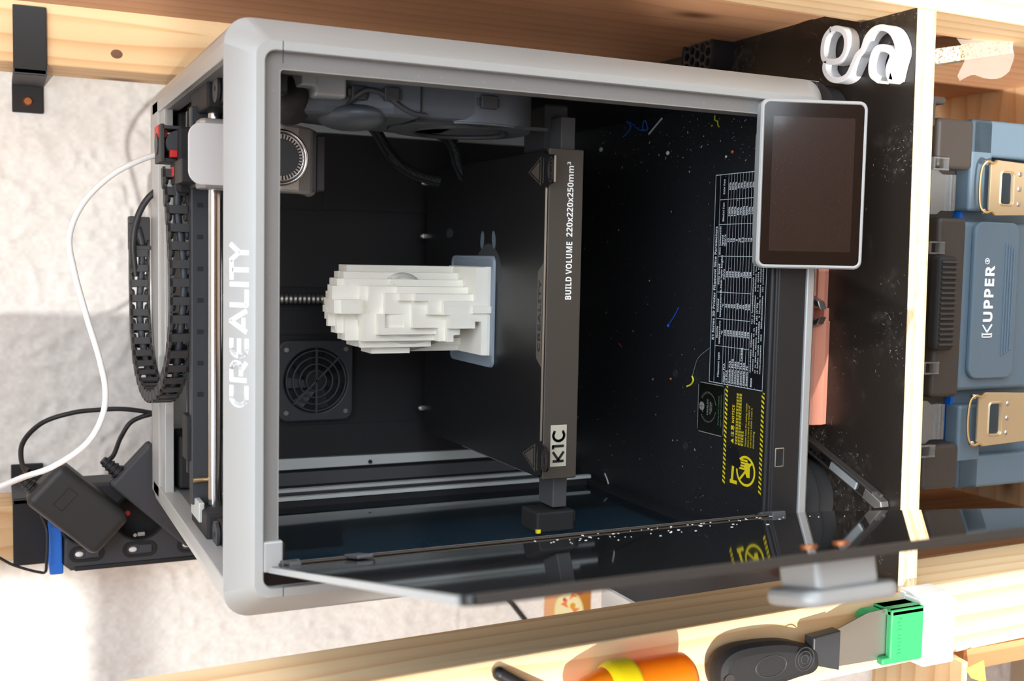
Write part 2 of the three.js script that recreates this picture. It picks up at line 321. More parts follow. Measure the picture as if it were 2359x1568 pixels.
// black steel brackets that hold the rear posts off the wall
function bracket(label, xa, xb, xw0, xw1, y0, y1, sx) {
  const t = thing('wall_bracket', label, 'bracket', [xw0, y0, WZ], { group: 'black brackets holding the rear posts to the wall' });
  part(t, 'post_plate', bx(Math.min(xa, xb), Math.max(xa, xb), y0, y1, -404.6, -400, 1), M.blackMatte);
  const st = prism('z', [[0, 0], [0, y1 - y0], [4, y1 - y0], [4, 0]], WZ + 3, -400).translate(sx > 0 ? xb : xb - 4, y0, 0);
  part(t, 'web', st, M.adapterGrey);
  part(t, 'wall_plate', bx(Math.min(xw0, xw1), Math.max(xw0, xw1), y0, y1, WZ, WZ + 4, 1), M.blackMatte);
  const c = [(xw0 + xw1) / 2 - sx * 2, (y0 + y1) / 2, WZ + 4];
  part(t, 'screw', [cyl(c, [c[0], c[1], c[2] + 2.5], 4.4, 20, 3.2), disc([c[0], c[1], c[2] + 2.6], 'z', 0, 1.3, .6, 6)], M.copper);
}
bracket('black steel wall bracket on the right rear post above the printer', 247, 189.5, 165.5, 190, 556, 582.5, 1);
bracket('black steel wall bracket behind the black power adapter', -236, -177, -160, -180, 560, 587.5, -1);

// ---------------------------------------------------------------- things below the shelf
{
  const t = thing('tool_case', 'grey blue plastic organiser case with a black lid and two metal latches', 'tool case', [9, -411.8, -150]);
  const X0 = -138, X1 = 158;
  part(t, 'body', [bx(X0, X1, -400, -108, -290, -16, 5), bx(-58, 78, -400, -97, -22, -2, 4)], M.boxBlue, { label: 'grey blue case body' });
  part(t, 'body_corner', [bx(86, X1 + 1, -126, -102, -20, -3, 3), bx(130, X1 + 1, -400, -102, -20, -3, 3)], M.boxBlue);
  part(t, 'body_corner', [bx(X0 - 1, -70, -130, -104, -20, -4, 3), bx(X0 - 1, -112, -400, -104, -20, -4, 3)], M.boxBlue);
  part(t, 'lid', [bx(X0 + 3, X1 - 3, -104.5, -58, -290, -18, 4), bx(118, X1 - 1, -101, -62, -20, 0, 4), bx(-62, 80, -96, -66, -20, 2, 4), bx(X0 + 1, -100, -103, -64, -20, -1, 4)], M.boxBlk, { label: 'black lid with rounded corners' });
  part(t, 'seal', bx(X0 + 6, X1 - 6, -108.2, -104.8, -280, -14.5), M.blueBar, { label: 'bright blue seal' });
  const grip = [bx(-24, 50, -80, -60, -2, 10, 4)];
  part(t, 'handle', grip, M.blackMatte, { label: 'black ribbed carrying handle' });
  for (let i = 0; i < 17; i++) part(t, 'grip_rib', bx(-20 + i * 4, -18 + i * 4, -78, -62, 9, 11.4, .6), M.boxBlk);
  // front recess that carries the maker's lettering
  part(t, 'front_plate', prism('z', rrect(126, 50, 9, 15, -130), -2, 2.4, { bevel: 1.2 }), M.boxBlue);
  for (let i = 0; i < 4; i++) part(t, 'plate_rib', bx(-30 + i * 1.5, 62 - i * 1.5, -140.5 - i * 3, -139.1 - i * 3, 2, 3.4, .5), M.boxBlue);
  const ly = -127.4, lh = 10.2, lx = -12;
  const lt = [fitText('UPPER', 45, lh, .5).translate(lx + 10, ly, 2.6)];
  const k = strokes([[[0, 0], [0, lh]], [[1.6, lh / 2], [7.4, lh]], [[1.6, lh / 2], [7.8, 0]]], 1.2, .5).map((g) => g.translate(lx, ly, 2.85));
  part(t, 'lettering', [...lt, ...k, ...strokes([[[-2.2, 0], [-2.2, lh], [1, lh]], [[-2.2, 0], [1, 0]]], .9, .5).map((g) => g.translate(lx, ly, 2.85)), ring([lx + 58.6, ly + 8.6, 2.8], 'z', 2.2, .32, 20), text('R', 2.4, .4).translate(lx + 57.8, ly + 7.4, 2.7)], M.lettering, { label: 'white lettering', uv: 'keep' });
  // clear lid flaps
  for (const [a, b] of [[82, 116], [-98, -64]]) {
    const f = part(t, 'clear_flap', [prism('z', [[a, -56], [a, -63], [a + 3, -67], [a + 3, -80], [b - 3, -80], [b - 3, -67], [b, -63], [b, -56]], -1, 1.2), bx(a + 3, b - 3, -80, -77.6, -4, 3), bx(a + 3, b - 3, -75.8, -74, -2, 3)], M.clear);
    part(f, 'hinge_bar', [bx(a + 2, b - 2, -61.6, -60.4, -8, -6)], M.blueBar, { label: 'blue divider seen through the flap' });
  }
  for (const x of [121, 56, -38, -104]) part(t, 'clear_clip', [bx(x - 5, x + 5, -72, -66, -2, 3.4, 1), bx(x - 5, x - 3.6, -72, -56, 0, 3.6, .6), bx(x + 3.6, x + 5, -72, -56, 0, 3.6, .6), bx(x - 5, x + 5, -58, -56, 0, 3, .8)], M.clear);
  // plated latches
  for (const [a, b] of [[83, 127], [-103, -59]]) {
    const c = (a + b) / 2, lat = part(t, 'latch', prism('z', [[a + 2, -175], [a, -124], [a + 4, -116], [b - 4, -116], [b, -124], [b - 2, -175]], 2, 4.2, { bevel: .6, holes: [rrect(26, 14, 3, c, -135).getPoints(6).map((p) => [p.x, p.y]).reverse()] }), M.latch, { label: 'champagne plated latch plate' });
    part(lat, 'latch_wire', [tube([[a + 1, -122, 4], [a + 3, -116, 6], [a + 2, -110, 6], [a + 6, -107, 4], [b - 6, -107, 4], [b - 2, -110, 6], [b - 3, -116, 6], [b - 1, -122, 4]], 1.1, 60, 8)], M.brass);
    part(lat, 'latch_pin', [ball([a + 3, -111, 3], 2.4), ball([b - 3, -111, 3], 2.4)], M.chrome);
    part(lat, 'window_frame', [loft([outline(14.6, 8.6, -8.6, 4, 4), outline(13.4, 7.4, -7.4, 3.2, 5.2), outline(12.4, 6.4, -6.4, 2.6, 3)]).translate(c, -135, 0)], M.latch);
    for (let i = -1; i <= 1; i++) part(lat, 'rivet', ball([c + i * 12, -149, 4], 2.4, 1, 1, .6, 14), M.chrome);
    for (let i = -1; i <= 1; i += 2) part(t, 'slot', bx(c + i * 7 - 2.6, c + i * 7 + 2.6, -118, -113, -17, -14.6), M.blackIn);
  }
  part(t, 'carry_loop', [bx(150, 172, -66, -58, -30, -6, 3), bx(168, 174, -76, -58, -30, -6, 2.4), bx(150, 156, -70, -58, -30, -4, 2)], M.boxBlk, { label: 'dark loop at the lid corner' });
}
{
  const a = [204, -52, -50], b = [217, -122, -30];
  const d = V(b[0] - a[0], b[1] - a[1], b[2] - a[2]), L = d.length(); d.normalize();
  const e3 = V(0, 0, 1).addScaledVector(d, -d.z).normalize(), e1 = V().crossVectors(d, e3);
  const g = inFrame(bx(-6, 6, 0, L + 40, -40, 0), a, e1.toArray(), d.toArray(), e3.toArray());
  single('chipboard_piece', 'raw speckled chipboard edge leaning by the right panel under the shelf', 'board', g, M.chip, { uv: 'z' });
  const o = V(...b).addScaledVector(d, -12);
  const P = []; for (let i = 0; i <= 10; i++) for (let j = 0; j <= 6; j++) { const u = i / 10, v = j / 6; const p = o.clone().addScaledVector(d, u * 46 + 3 * Math.sin(v * 5)).addScaledVector(e1, (v - .35) * 34 + 3 * Math.sin(u * 7 + v * 3)); p.z += 3 + 4 * Math.abs(Math.sin(u * 5 + v * 4)); P.push(p); }
  const ix = []; for (let i = 0; i < 10; i++) for (let j = 0; j < 6; j++) { const q = i * 7 + j; ix.push(q, q + 7, q + 8, q, q + 8, q + 1); }
  const tg = new THREE.BufferGeometry(); tg.setAttribute('position', new THREE.Float32BufferAttribute(P.flatMap((p) => p.toArray()), 3)); tg.setIndex(ix); tg.computeVertexNormals();
  single('sticky_tape', 'crumpled clear sticky tape stuck on the chipboard edge', 'tape', tg, M.tape);
}

// ---------------------------------------------------------------- the printer
const printer = thing('printer', 'silver framed 3D printer with its dark glass door open, holding a white print', '3D printer', [0, 0, -170]);
// front frame: bevelled all round, flat lip, then the dark ledge the door closes on
part(printer, 'front_frame', loft([outline(165, 467, 50, 10, -19.4), outline(176, 477.6, 40.4, 15, -19.4), outline(177.5, 479, 39, 16, -18), outline(177.3, 478.8, 39.2, 16, -16.8), outline(163.4, 465, 53.6, 9.6, -.9), outline(162.3, 464, 54.6, 9, 0), outline(157.5, 459.2, 59.6, 7, 0), outline(157, 458.6, 60.2, 6.4, -.8), outline(157, 458.6, 60.2, 6.4, -5)], .55), M.silver, { label: 'silver bevelled front frame' });
part(printer, 'door_ledge', [loft([outline(157, 458.6, 60.2, 6.4, -4.6), outline(147.4, 449.4, 70, 2.4, -4.6), outline(147, 449, 70.4, 2, -5.2), outline(147, 449, 70.4, 2, -19), outline(166, 468, 49, 8, -19)], .5)], M.ledge, { label: 'dusty grey ledge inside the frame' });
part(printer, 'worn_edge', loft([outline(147.7, 449.7, 86, 2.6, -4.5), outline(147.05, 449.05, 86, 2, -4.48), outline(146.9, 448.9, 86, 1.9, -5.4)]), std({ map: dustFine([150, 148, 142], .9, 30), roughness: .6 }), { label: 'pale worn inner edge' });
part(printer, 'frame_seam', [bx(150, 162.6, 448.4, 448.8, -.2, .12), bx(-162.6, -157, 446.8, 447.2, -.2, .12)], M.blackIn);
part(printer, 'hinge_block', bx(-147.4, -129, 447, 458.8, -5, -.4, 1.2), M.silver, { label: 'silver upper hinge block' });
part(printer, 'hinge_recess', bx(-156.6, -147.4, 72, 457.6, -9, -4.2, .5), M.door, { label: 'dark glossy strip beside the hinge' });
// maker's lettering on the upper bevel
{
  const L = 22.67, e2 = [0, 15 / L, -17 / L], e3 = [0, 17 / L, 15 / L], o = [0, 464, 0], h = 13.4, b = 4.6, w = 2.7;
  const glyphs = [];
  const H = h - w, put = (x, paths) => strokes(paths, w, .3).forEach((g) => glyphs.push(g.translate(x, b + w / 2, .2)));
  put(-49.3 + w / 2, [[[11.6, H], [4.5, H], ...arcPts(4.5, H / 2, 4.5, H / 2, 90, 270, 10), [11.6, 0]]]);
  put(-34.5 + w / 2, [[[0, 0], [0, H], [7, H], ...arcPts(7, H - 3.4, 3.2, 3.4, 90, -90, 6), [2.4, H - 6.8]], [[5.6, H - 6.8], [10.4, 0]]]);
  put(-20.5 + w / 2, [[[10.4, H], [4, H], ...arcPts(4, H / 2, 4, H / 2, 90, 270, 10), [10.4, 0]], [[1.6, H / 2], [10.4, H / 2]]]);
  put(-6.4 + w / 2, [[[0, 0], [6.4, H + .6], [12.6, 0]], [[2.6, 2.2], [8.4, 2.2]]]);
  put(9.4 + w / 2, [[[0, H + 1.3], [0, 0], [9, 0]]]);
  put(21.4 + w / 2, [[[0, -1.3], [0, H + 1.3]]]);
  put(25 + w / 2, [[[-1, H], [10.4, H]], [[4.8, H], [4.8, -1.3]]]);
  put(36.2 + w / 2, [[[-1.2, H + 1], [3.6, H / 2], [8.6, H + 1]], [[3.6, H / 2], [3.6, -1.3]]]);
  part(printer, 'lettering', glyphs.map((g) => inFrame(g, o, [1, 0, 0], e2, e3)), M.lettering, { label: 'white lettering on the upper bevel', uv: 'keep' });
}
// rim round the open top, walls, base
const rimShape = [[153, 466], [153, 478.4], [153.6, 479], [161.5, 479], [168, 477.4], [173.2, 473.6], [176.6, 468.4], [177.5, 462.5], [177.5, 436], [168, 436], [166, 466]];
part(printer, 'top_rim', [prism('z', rimShape, -326, -18), prism('z', [[-158.5, 479], [158.5, 479], [168, 476.4], [175, 470.5], [176.5, 462], [176.5, 440], [-176.5, 440], [-176.5, 462], [-175, 470.5], [-168, 476.4]], -338, -334, { bevel: 1 }), bx(-163, 163, 472, 479, -337, -296, .8), bx(-156, 156, 470, 477, -296, -273, .8)], M.silver, { label: 'silver rim along the right and rear of the open top' });
part(printer, 'top_rim', [prism('z', rimShape.map(([x, y]) => [-x, y]).reverse(), -326, -18), ], M.silver, { label: 'silver rim along the left of the open top' });
part(printer, 'rim_liner', [bx(-157.5, -153.2, 450, 474, -322, -22, .8)], M.rimIn, { label: 'grey inner face of the left rim' });
part(printer, 'rim_liner', [bx(152.8, 154, 465, 475, -322, -22, .4)], M.rimIn);
for (const s of [1, -1]) { const r = part(printer, 'rim_screw', disc([s * 154, 476.6, -318], 'y', 0, 3, 3, 20), M.blackIn); }
part(printer, 'outer_cover', bx(177, 177.5, 41, 440, -334, -19), M.silver);
part(printer, 'side_wall', [bx(165, 177, 45, 440, -334, -18), bx(158, 165, 436, 466, -326, -20)], M.blackIn, { label: 'black right side wall' });
part(printer, 'side_wall', [prism('x', [[-334, 45], [-334, 440], [-18, 440], [-18, 45]], -177, -165, { holes: [[[-258, 96], [-30, 96], [-30, 432], [-258, 432]].reverse()] }), bx(-165, -158, 436, 466, -326, -20)], M.blackIn, { label: 'black left side wall with a window' });
part(printer, 'outer_cover', prism('x', [[-334, 41], [-334, 440], [-19, 440], [-19, 41]], -177.6, -177.05, { holes: [[[-258, 96], [-30, 96], [-30, 432], [-258, 432]].reverse()] }), M.silver);
part(printer, 'side_window', bx(-172, -170, 90, 438, -264, -24), M.smoke, { label: 'smoked blue left side window' });
part(printer, 'window_trim', [bx(-166, -162.5, 92, 436, -300, -294), bx(-164, -161, 92, 436, -262, -257)], M.greyIn, { label: 'pale grey trim beside the left window' });
part(printer, 'rear_wall', [bx(-165, 165, 86, 449, -334, -327), bx(-150, -112, 150, 449, -328, -325.4), bx(12, 80, 86, 449, -328, -324.6), bx(82, 150, 86, 334, -328, -324.6), bx(-30, -9, 86, 449, -328, -324.6)], M.blackIn, { label: 'dark rear wall with shallow panels' });
part(printer, 'rear_wall_top', bx(-165, 165, 449, 471, -334, -328), M.silverIn, { label: 'pale upper band of the rear wall' });
part(printer, 'rear_pillar', [prism('z', [[148.5, 86], [166, 86], [166, 449], [148.5, 449]], -328, -318, { bevel: 1 })], M.greyIn, { label: 'pale grey right rear pillar' });
part(printer, 'rear_pillar', [prism('z', [[-151, 86], [-151, 449], [-139, 449], [-142, 86]], -328, -320, { bevel: 1 }), prism('z', [[-166, 86], [-166, 449], [-153, 449], [-155, 86]], -328, -322)], M.greyDk, { label: 'grey left rear pillar' });
part(printer, 'pillar_strip', prism('z', [[-150, 86], [-150, 449], [-139.6, 449], [-143, 86]], -320.2, -319.2), M.greyIn);
for (const [x, y] of [[158, 305], [-147, 290], [150, 210]]) part(printer, 'pillar_screw', disc([x, y, -317.4], 'z', 0, 1.8, 1.4, 14), M.blackIn);
part(printer, 'base', [bx(-177, 177, 40, 60, -336, -19, 3), bx(-168, 168, 58, 80, -334, -19)], M.greyDk);
part(printer, 'chamber_floor', bx(-165, 165, 78, 86, -328, -8), M.floorIn, { label: 'black chamber floor strewn with dust' });
part(printer, 'floor_lip', [bx(-147, 147, 84, 89.6, -9, -4, 2), bx(-147, 147, 82, 87, -5.2, -2.2, 1.2)], M.black);
part(printer, 'lower_panel', bx(-156.8, 156.8, 60.4, 85.2, -18, -1.6, 1.4), M.black, { label: 'black lower front panel' });
{
  const u = part(printer, 'usb_port', loft([outline(7.2, 4.2, -4.2, .8, .3), outline(6.6, 3.6, -3.6, .5, .6), outline(6.3, 3.3, -3.3, .4, .5), outline(6.3, 3.3, -3.3, .4, -6)]).translate(-101, 79, -1.7), M.steel, { label: 'metal socket of the port' });
  part(u, 'tongue', bx(-106, -96, 79.6, 81.6, -7, -2.4), M.white); part(u, 'socket_back', bx(-108, -94, 75, 83, -9, -6), M.blackIn);
}
for (const [x, z] of [[-146, -58], [152, -58], [-140, -290], [150, -290]]) {
  const f = part(printer, 'foot', [new THREE.LatheGeometry([[0, 39], [20, 39], [28, 36], [33, 29], [35, 20], [35, 18], [33.8, 16.6], [32, 16], [32, 2], [30, 0], [0, 0]].map((p) => new THREE.Vector2(...p)), 56).scale(.94, 1, .94).translate(x, 0, z)], M.blackMatte, { label: 'round black damping foot' });
  part(f, 'rim', ring([x, 18.6, z], 'y', 32, .9, 60), M.greyDk);
}
// rear exhaust fan
{
  const f = part(printer, 'rear_fan', prism('z', rrect(72, 68, 9, -71, 341), -326, -318, { bevel: 1.2, holes: [Array.from({ length: 40 }, (_, i) => [-71 + 29 * Math.cos(-i / 40 * 6.283), 341 + 29 * Math.sin(-i / 40 * 6.283)])] }), M.plasticDk, { label: 'black exhaust fan in the rear wall' });
  const gr = [9, 15, 21, 27].map((r) => ring([-71, 341, -317], 'z', r, .7, 40));
  for (let i = 0; i < 4; i++) gr.push(bx(-.8, .8, -29, 29, -.6, .6).rotateZ(Math.PI / 4 * i + Math.PI / 4).translate(-71, 341, -317));
  part(f, 'grille', gr.slice(0, 6), M.cableGrey);
  const bl = []; for (let i = 0; i < 7; i++) bl.push(prism('z', [[6, -1], [25, -9], [27, 1], [8, 5]], 0, 1.4).rotateX(.35).rotateZ(i * 6.283 / 7).translate(-71, 341, -323));
  part(f, 'blades', [...bl, disc([-71, 341, -322], 'z', 0, 10, 3)], M.cableBlk);
  for (const [x, y] of [[-99, 368], [-43, 368], [-99, 314], [-43, 314]]) part(f, 'fan_screw', disc([x, y, -317.4], 'z', 0, 2, 1.4, 14), M.steel);
}
{ // lead screw in its slot
  const p = []; for (let y = 86; y <= 449; y += 1) p.push(new THREE.Vector2(y % 4 < 2 ? 4.4 : 3.5, y)); p.unshift(new THREE.Vector2(0, 86)); p.push(new THREE.Vector2(0, 449));
  part(printer, 'lead_screw', new THREE.LatheGeometry(p, 20).translate(2, 0, -316), M.steel, { label: 'ridged steel lead screw' });
}
// gantry
part(printer, 'gantry_rod', cyl([-138, 461.6, -140], [142, 461.6, -140], 5, 32), M.chrome, { label: 'polished gantry rod' });
part(printer, 'gantry_beam', [bx(-137, 141, 462, 476, -160, -150, 1), bx(-137, 141, 458, 466, -176, -162, 1), bx(-120, 141, 470, 474, -186, -180)], M.plasticDk, { label: 'dark gantry beam' });
for (let i = 0; i < 7; i++) part(printer, 'beam_notch', bx(-60 + i * 22, -57 + i * 22, 468, 472, -150.4, -149.4), M.blackIn);
for (const s of [1, -1]) {
  part(printer, 'side_rod', cyl([s * 156, 455, -318], [s * 156, 455, -24], 4, 20), M.steel);
  const c = part(printer, 'carriage', [bx(Math.min(s * 136, s * 166), Math.max(s * 136, s * 166), 446, 472, -176, -112, 2), bx(Math.min(s * 138, s * 160), Math.max(s * 138, s * 160), 446, 466, -112, -70, 2)], M.blackMatte, { label: 'black gantry carriage' });
  part(c, 'pulley', [disc([s * 147, 468, -100], 'y', 2, 9, 2, 28), disc([s * 147, 462, -100], 'y', 2, 9, 2, 28), cyl([s * 147, 462, -100], [s * 147, 468, -100], 6, 20)], M.plasticDk);
  part(c, 'pin', cyl([s * 119, 464, -148], [s * 119, 475, -148], 1.8, 14), M.brass);
  part(printer, 'motor', [bx(Math.min(s * 108, s * 152), Math.max(s * 108, s * 152), 424, 466, -320, -276, 3)], M.blackMatte);
  part(printer, 'corner_bracket', [bx(Math.min(s * 136, s * 165), Math.max(s * 136, s * 165), 440, 452, -62, -22, 2)], M.blackMatte);
}
part(printer, 'grey_pad', bx(-146, -132, 470, 474, -166, -132, 1).rotateY(0), M.greyIn, { label: 'grey pad on the left carriage' });
{
  const m = part(printer, 'belt_block', bx(-106, -74, 463, 479, -172, -152, 1), M.blackMatte);
  for (const [x, y] of [[-98, 474], [-98, 467.6], [-83, 474]]) part(m, 'block_screw', disc([x, y, -151.6], 'z', 0, 2, 1.2, 16), M.steel);
}
part(printer, 'belt_tensioner', [bx(140, 154, 396, 417, -64, -48, 2.4), bx(146, 158, 416, 426, -70, -46, 1)], M.silverIn, { label: 'pale grey corner piece above the side fan' });
// tool head
{
  const hd = part(printer, 'tool_head', prism('x', [[-120, 478], [-103, 478], [-100.4, 475], [-100, 436], [-101.4, 424], [-106, 412], [-114, 402], [-126, 395], [-150, 390.5], [-152, 396], [-134, 402], [-122, 410]], 82.5, 128, { bevel: 2, seg: 8 }), M.head, { label: 'silver tool head' });
  part(hd, 'face_plate', prism('z', rrect(40, 46, 9, 104.6, 463), -100.4, -98.8, { bevel: .6 }), M.headFace, { label: 'pale face plate' });
  part(hd, 'fan_ring', [ring([105.2, 426, -99.4], 'z', 17.6, 1.3, 56), ring([105.2, 426, -99.2], 'z', 15.4, .7, 56)], M.chrome, { label: 'polished ring of the cooling fan' });
  part(hd, 'fan_well', [disc([105.2, 426, -99.7], 'z', 0, 16.8, .8, 48)], M.blackIn);
  part(hd, 'fan_hub', disc([105.2, 426, -99], 'z', 0, 12.4, 1.2, 40), M.hub);
  const fins = []; for (let i = 0; i < 40; i++) fins.push(bx(12.4, 15.2, -.5, .5, -.5, .5).rotateZ(i * Math.PI / 20).translate(105.2, 426, -98.9));
  part(hd, 'fan_fins', fins, M.steel);
  part(hd, 'underside', [bx(84.4, 126, 396, 477, -152, -119, 1), bx(86, 125, 386, 392, -152, -134, 1)], M.plasticDk);
  part(hd, 'extruder', [bx(82, 127, 456, 484, -186, -152, 2), bx(88, 104, 480, 486, -178, -154, 1.4)], M.blackMatte, { label: 'black extruder block behind the face' });
  part(hd, 'extruder_motor', [cyl([116, 483, -158], [116, 483, -202], 8.6, 32), cyl([116, 478, -176], [116, 496, -176], 7.4, 32)], M.plasticDk);
  part(hd, 'red_lever', [bx(120, 129, 489, 495.4, -188, -168, .8), bx(93, 100, 482, 487, -170, -160, .8), bx(106, 111, 484, 489, -162, -156, .6)], M.red, { label: 'red release lever' });
  part(hd, 'chain_mount', [bx(103, 129, 492, 495, -190, -160, .8), bx(125.6, 128, 478, 494, -186, -160, .6), bx(103, 106, 476, 494, -188, -164, .6), bx(104, 128, 480, 484, -164, -161, .6)], M.chain, { label: 'dark bracket holding the cable chain' });
  part(hd, 'arrow_mark', strokes([[[0, 0], [3.2, 5.6], [6.4, 0], [3.2, 1.8], [0, 0]]], 1.2, .3).map((g) => g.translate(92.5, 475.7, -119.6)), M.lettering, { uv: 'keep' });
  part(hd, 'cover_plate', bx(87, 103, 476, 487, -150, -120, .8), M.blackIn);
  part(hd, 'tube_coupler', [cyl([109.6, 484, -190], [109.6, 492, -190], 4, 20), cyl([109.6, 492, -190], [109.4, 494.4, -190], 3.2, 20)], M.steel);
  part(hd, 'lead', tube([[103, 480, -154], [100, 484, -150], [96, 478, -146], [90, 470, -142]], 3, 24, 10), M.cableGrey);
}
// cable chain: every link a piece of its own
{
  const path = new THREE.CatmullRomCurve3([[101, 485, -172], [60, 482, -167], [10, 480.6, -165], [-25, 481, -172], [-54, 482.4, -196], [-70, 485, -238], [-67, 487, -284], [-46, 488.4, -318], [-12, 488.8, -333], [16, 488.8, -337], [46, 488.6, -339]].map((p) => V(...p)), false, 'centripetal');
  const len = path.getLength(), n = Math.round(len / 12.6);
  const ch = part(printer, 'cable_chain', [bx(42, 70, 479.4, 497, -346, -341, 1), bx(42, 46, 479.4, 497, -346, -334, 1), bx(64, 70, 490, 497, -346, -332, 1)], M.chain, { label: 'black cable chain looping over the open top' });
  const plate = (() => { const s = new THREE.Shape(); s.moveTo(-5, -5); s.lineTo(4, -5); s.absarc(5, 0, 5, -Math.PI / 2, Math.PI / 2); s.lineTo(-5, 5); s.lineTo(-5, -5); return new THREE.ExtrudeGeometry(s, { depth: 1.8, bevelEnabled: false, curveSegments: 6 }).rotateX(-Math.PI / 2); })();
  for (let i = 0; i < n; i++) {
    const t = (i + .5) / n, c = path.getPointAt(t), d = path.getTangentAt(t).setY(0).normalize(), nn = V(0, 1, 0).cross(d).negate();
    const geos = [plate.clone().translate(0, 6.2, 0), plate.clone().translate(0, -8, 0), bx(-3.4, 2.4, -8, 8, -5, -3.6), bx(-3.4, 2.4, -8, 8, 3.6, 5), ball([4, 5.4, 0], 3.6, 1, .5, 1, 10), ball([4, -5.4, 0], 3.6, 1, .5, 1, 10)];
    const g = merged(geos).applyMatrix4(new THREE.Matrix4().makeBasis(d, V(0, 1, 0), V().crossVectors(d, V(0, 1, 0))).setPosition(c));
    part(ch, 'link', g, M.chain);
  }
  const pts = []; for (let i = 0; i <= 24; i++) { const c = path.getPointAt(i / 24); pts.push([c.x, c.y - 1 + Math.sin(i) * 1.2, c.z]); }
  part(ch, 'cable', tube([[99, 472, -140], [104, 480, -160], ...pts.slice(2), [60, 490, -338]], 2.9, 140, 8), M.cableGrey);
  part(ch, 'cable', tube([[99, 458, -300], [97, 468, -322], [86, 482, -326], [69, 491, -328], [48, 494.5, -330], [20, 492, -336]], 2.7, 50, 10), M.cableBlk);
}
// heated bed
{
  const bed = part(printer, 'print_bed', [bx(-118, 118.5, 232, 239.8, -306, -72, 1), bx(-96, 96, 208, 232, -290, -84, 2)], M.blackIn, { label: 'black print bed' });
  part(bed, 'build_plate', [prism('y', [[-118, -306], [-118, -72], [-116, -70], [-113, -70], [-112, -60], [-109, -57.4], [-97, -57.4], [-94.6, -60], [-93, -70], [93, -70], [95, -60], [97, -57.4], [112, -57.4], [115, -60], [116, -70], [118.5, -72], [118.5, -306]], 240.6, 242.4, { bevel: .2 })], std({ map: dustFine([21, 21, 23], .22, 7), roughness: .36, bumpMap: fineBump, bumpScale: .00005 }), { label: 'black coated spring steel plate with front tabs' });
  part(bed, 'worn_edge', [bx(-91, 92, 240.7, 242.2, -70.2, -69.7), bx(95.6, 114, 240.8, 242.2, -57.5, -57.1), bx(-118.3, -117.8, 241, 242.5, -214, -96)], M.steel, { label: 'bright worn edge' });
  part(bed, 'front_cover', bx(-120, 120.6, 211.6, 239.8, -74, -69.4, 1), std({ map: dustFine([66, 60, 54], .2, 8), roughness: .52 }), { label: 'brown black front cover' });
  part(bed, 'lettering', [fitText('BUILD VOLUME', 42, 5, .3).translate(12, 219.6, -69.5), fitText('220x220x250mm', 51, 5, .3).translate(57.6, 219.8, -69.5), fitText('3', 2, 2.8, .3).translate(109.4, 222.4, -69.5)], M.lettering, { label: 'white lettering', uv: 'keep' });
  const badge = part(bed, 'badge', bx(-110.6, -79.8, 220.6, 233.8, -69.6, -69.1, .2), std({ color: hex(0xb9b4a4), roughness: .5 }), { label: 'pale badge with black letters' });
  part(badge, 'badge_letters', [...strokes([[[0, 0], [0, 9]], [[7, 9], [1, 4.5], [7, 0]]], 1.9, .3).map((g) => g.translate(-106.6, 222.8, -69)), ...strokes([[[1, 9], [3.2, 9], [3.2, 0]]], 1.9, .3).map((g) => g.translate(-98.6, 222.8, -69)), ...strokes([[[8, 7.8], ...arcPts(4.4, 4.5, 4, 4.5, 60, 300, 12), [8, 1.2]]], 1.9, .3).map((g) => g.translate(-92, 222.8, -69))], M.blackIn, { uv: 'keep' });
  part(bed, 'plate_logo', [prism('y', [[-37, -70.4], [-31, -78.6], [32, -78.6], [38, -70.4]], 242.4, 242.55)], std({ color: hex(0x565049), roughness: .55 }), { label: 'grey tab printed with lettering' });
  part(bed, 'logo_lettering', fitText('CREALITY', 52, 4.4, .15).rotateX(-Math.PI / 2).translate(-26, 242.58, -72.4), M.blackIn, { uv: 'keep' });
  for (const s of [1, -1]) {
    const tri = (k) => [[104.4 * s - 10.4 * k, -77], [104.4 * s + 10.4 * k, -77], [104.4 * s, -77 - 21 * k]];
    const sh = (k, dz) => tri(k).map(([x, z]) => [x, z - dz]);
    part(bed, 'warning_sign', [prism('y', sh(1, 0), 242.38, 242.5, { holes: [sh(.86, 1.2)] }), prism('y', sh(.66, 3), 242.38, 242.5), prism('y', [[104.4 * s - 9, -73], [104.4 * s + 9, -73], [104.4 * s + 9, -73.5], [104.4 * s - 9, -73.5]], 242.38, 242.5)], std({ color: hex(0x4d463f), roughness: .6 }), { label: 'printed hot surface triangle' });
    part(bed, 'warning_text', [fitText('Warning', 13, 2.2, .12).rotateX(-Math.PI / 2).translate(104.4 * s - 9, 242.42, -72.6), ...[4, 6.4, 8.8].map((r) => prism('y', arcPts(104.4 * s, -62, r, r * .55, 0, 360, 24), 242.38, 242.46, { holes: [arcPts(104.4 * s, -62, r - .5, r * .55 - .5, 0, 360, 24).reverse()] }))], std({ color: hex(0x4a443d), roughness: .6 }), { uv: 'keep' });
  }
  const res = std({ color: hex(0x34373b), roughness: .55 }), ear = std({ color: hex(0x5c6671), roughness: .6 });
  const blob = [[24, -143], [20, -155], [20, -172], [26, -188], [36, -194], [45, -187], [51, -176], [53, -168], [51, -158], [44, -148], [34, -141]];
  part(bed, 'glue_mark', prism('y', blob, 242.36, 242.5), res, { label: 'dull grey residue of an earlier print' });
  for (const [z, a] of [[-157.5, .18], [-180, -.12]]) part(bed, 'glue_mark', prism('y', arcPts(0, 0, 7.2, 3.4, 0, 360, 20), 0, .14).rotateY(a).translate(55.5, 242.4, z), ear, { label: 'paler ear shaped residue' });
  part(bed, 'glue_mark', prism('y', arcPts(62, -250, 4, 8, 0, 360, 20), 242.36, 242.46), res);
  for (const x of [60, -38, -98, 108]) part(bed, 'plate_clip', [bx(x - 2.4, x + 2.4, 240, 246, -312, -306, 1), ball([x, 245, -309], 2.6)], M.steel);
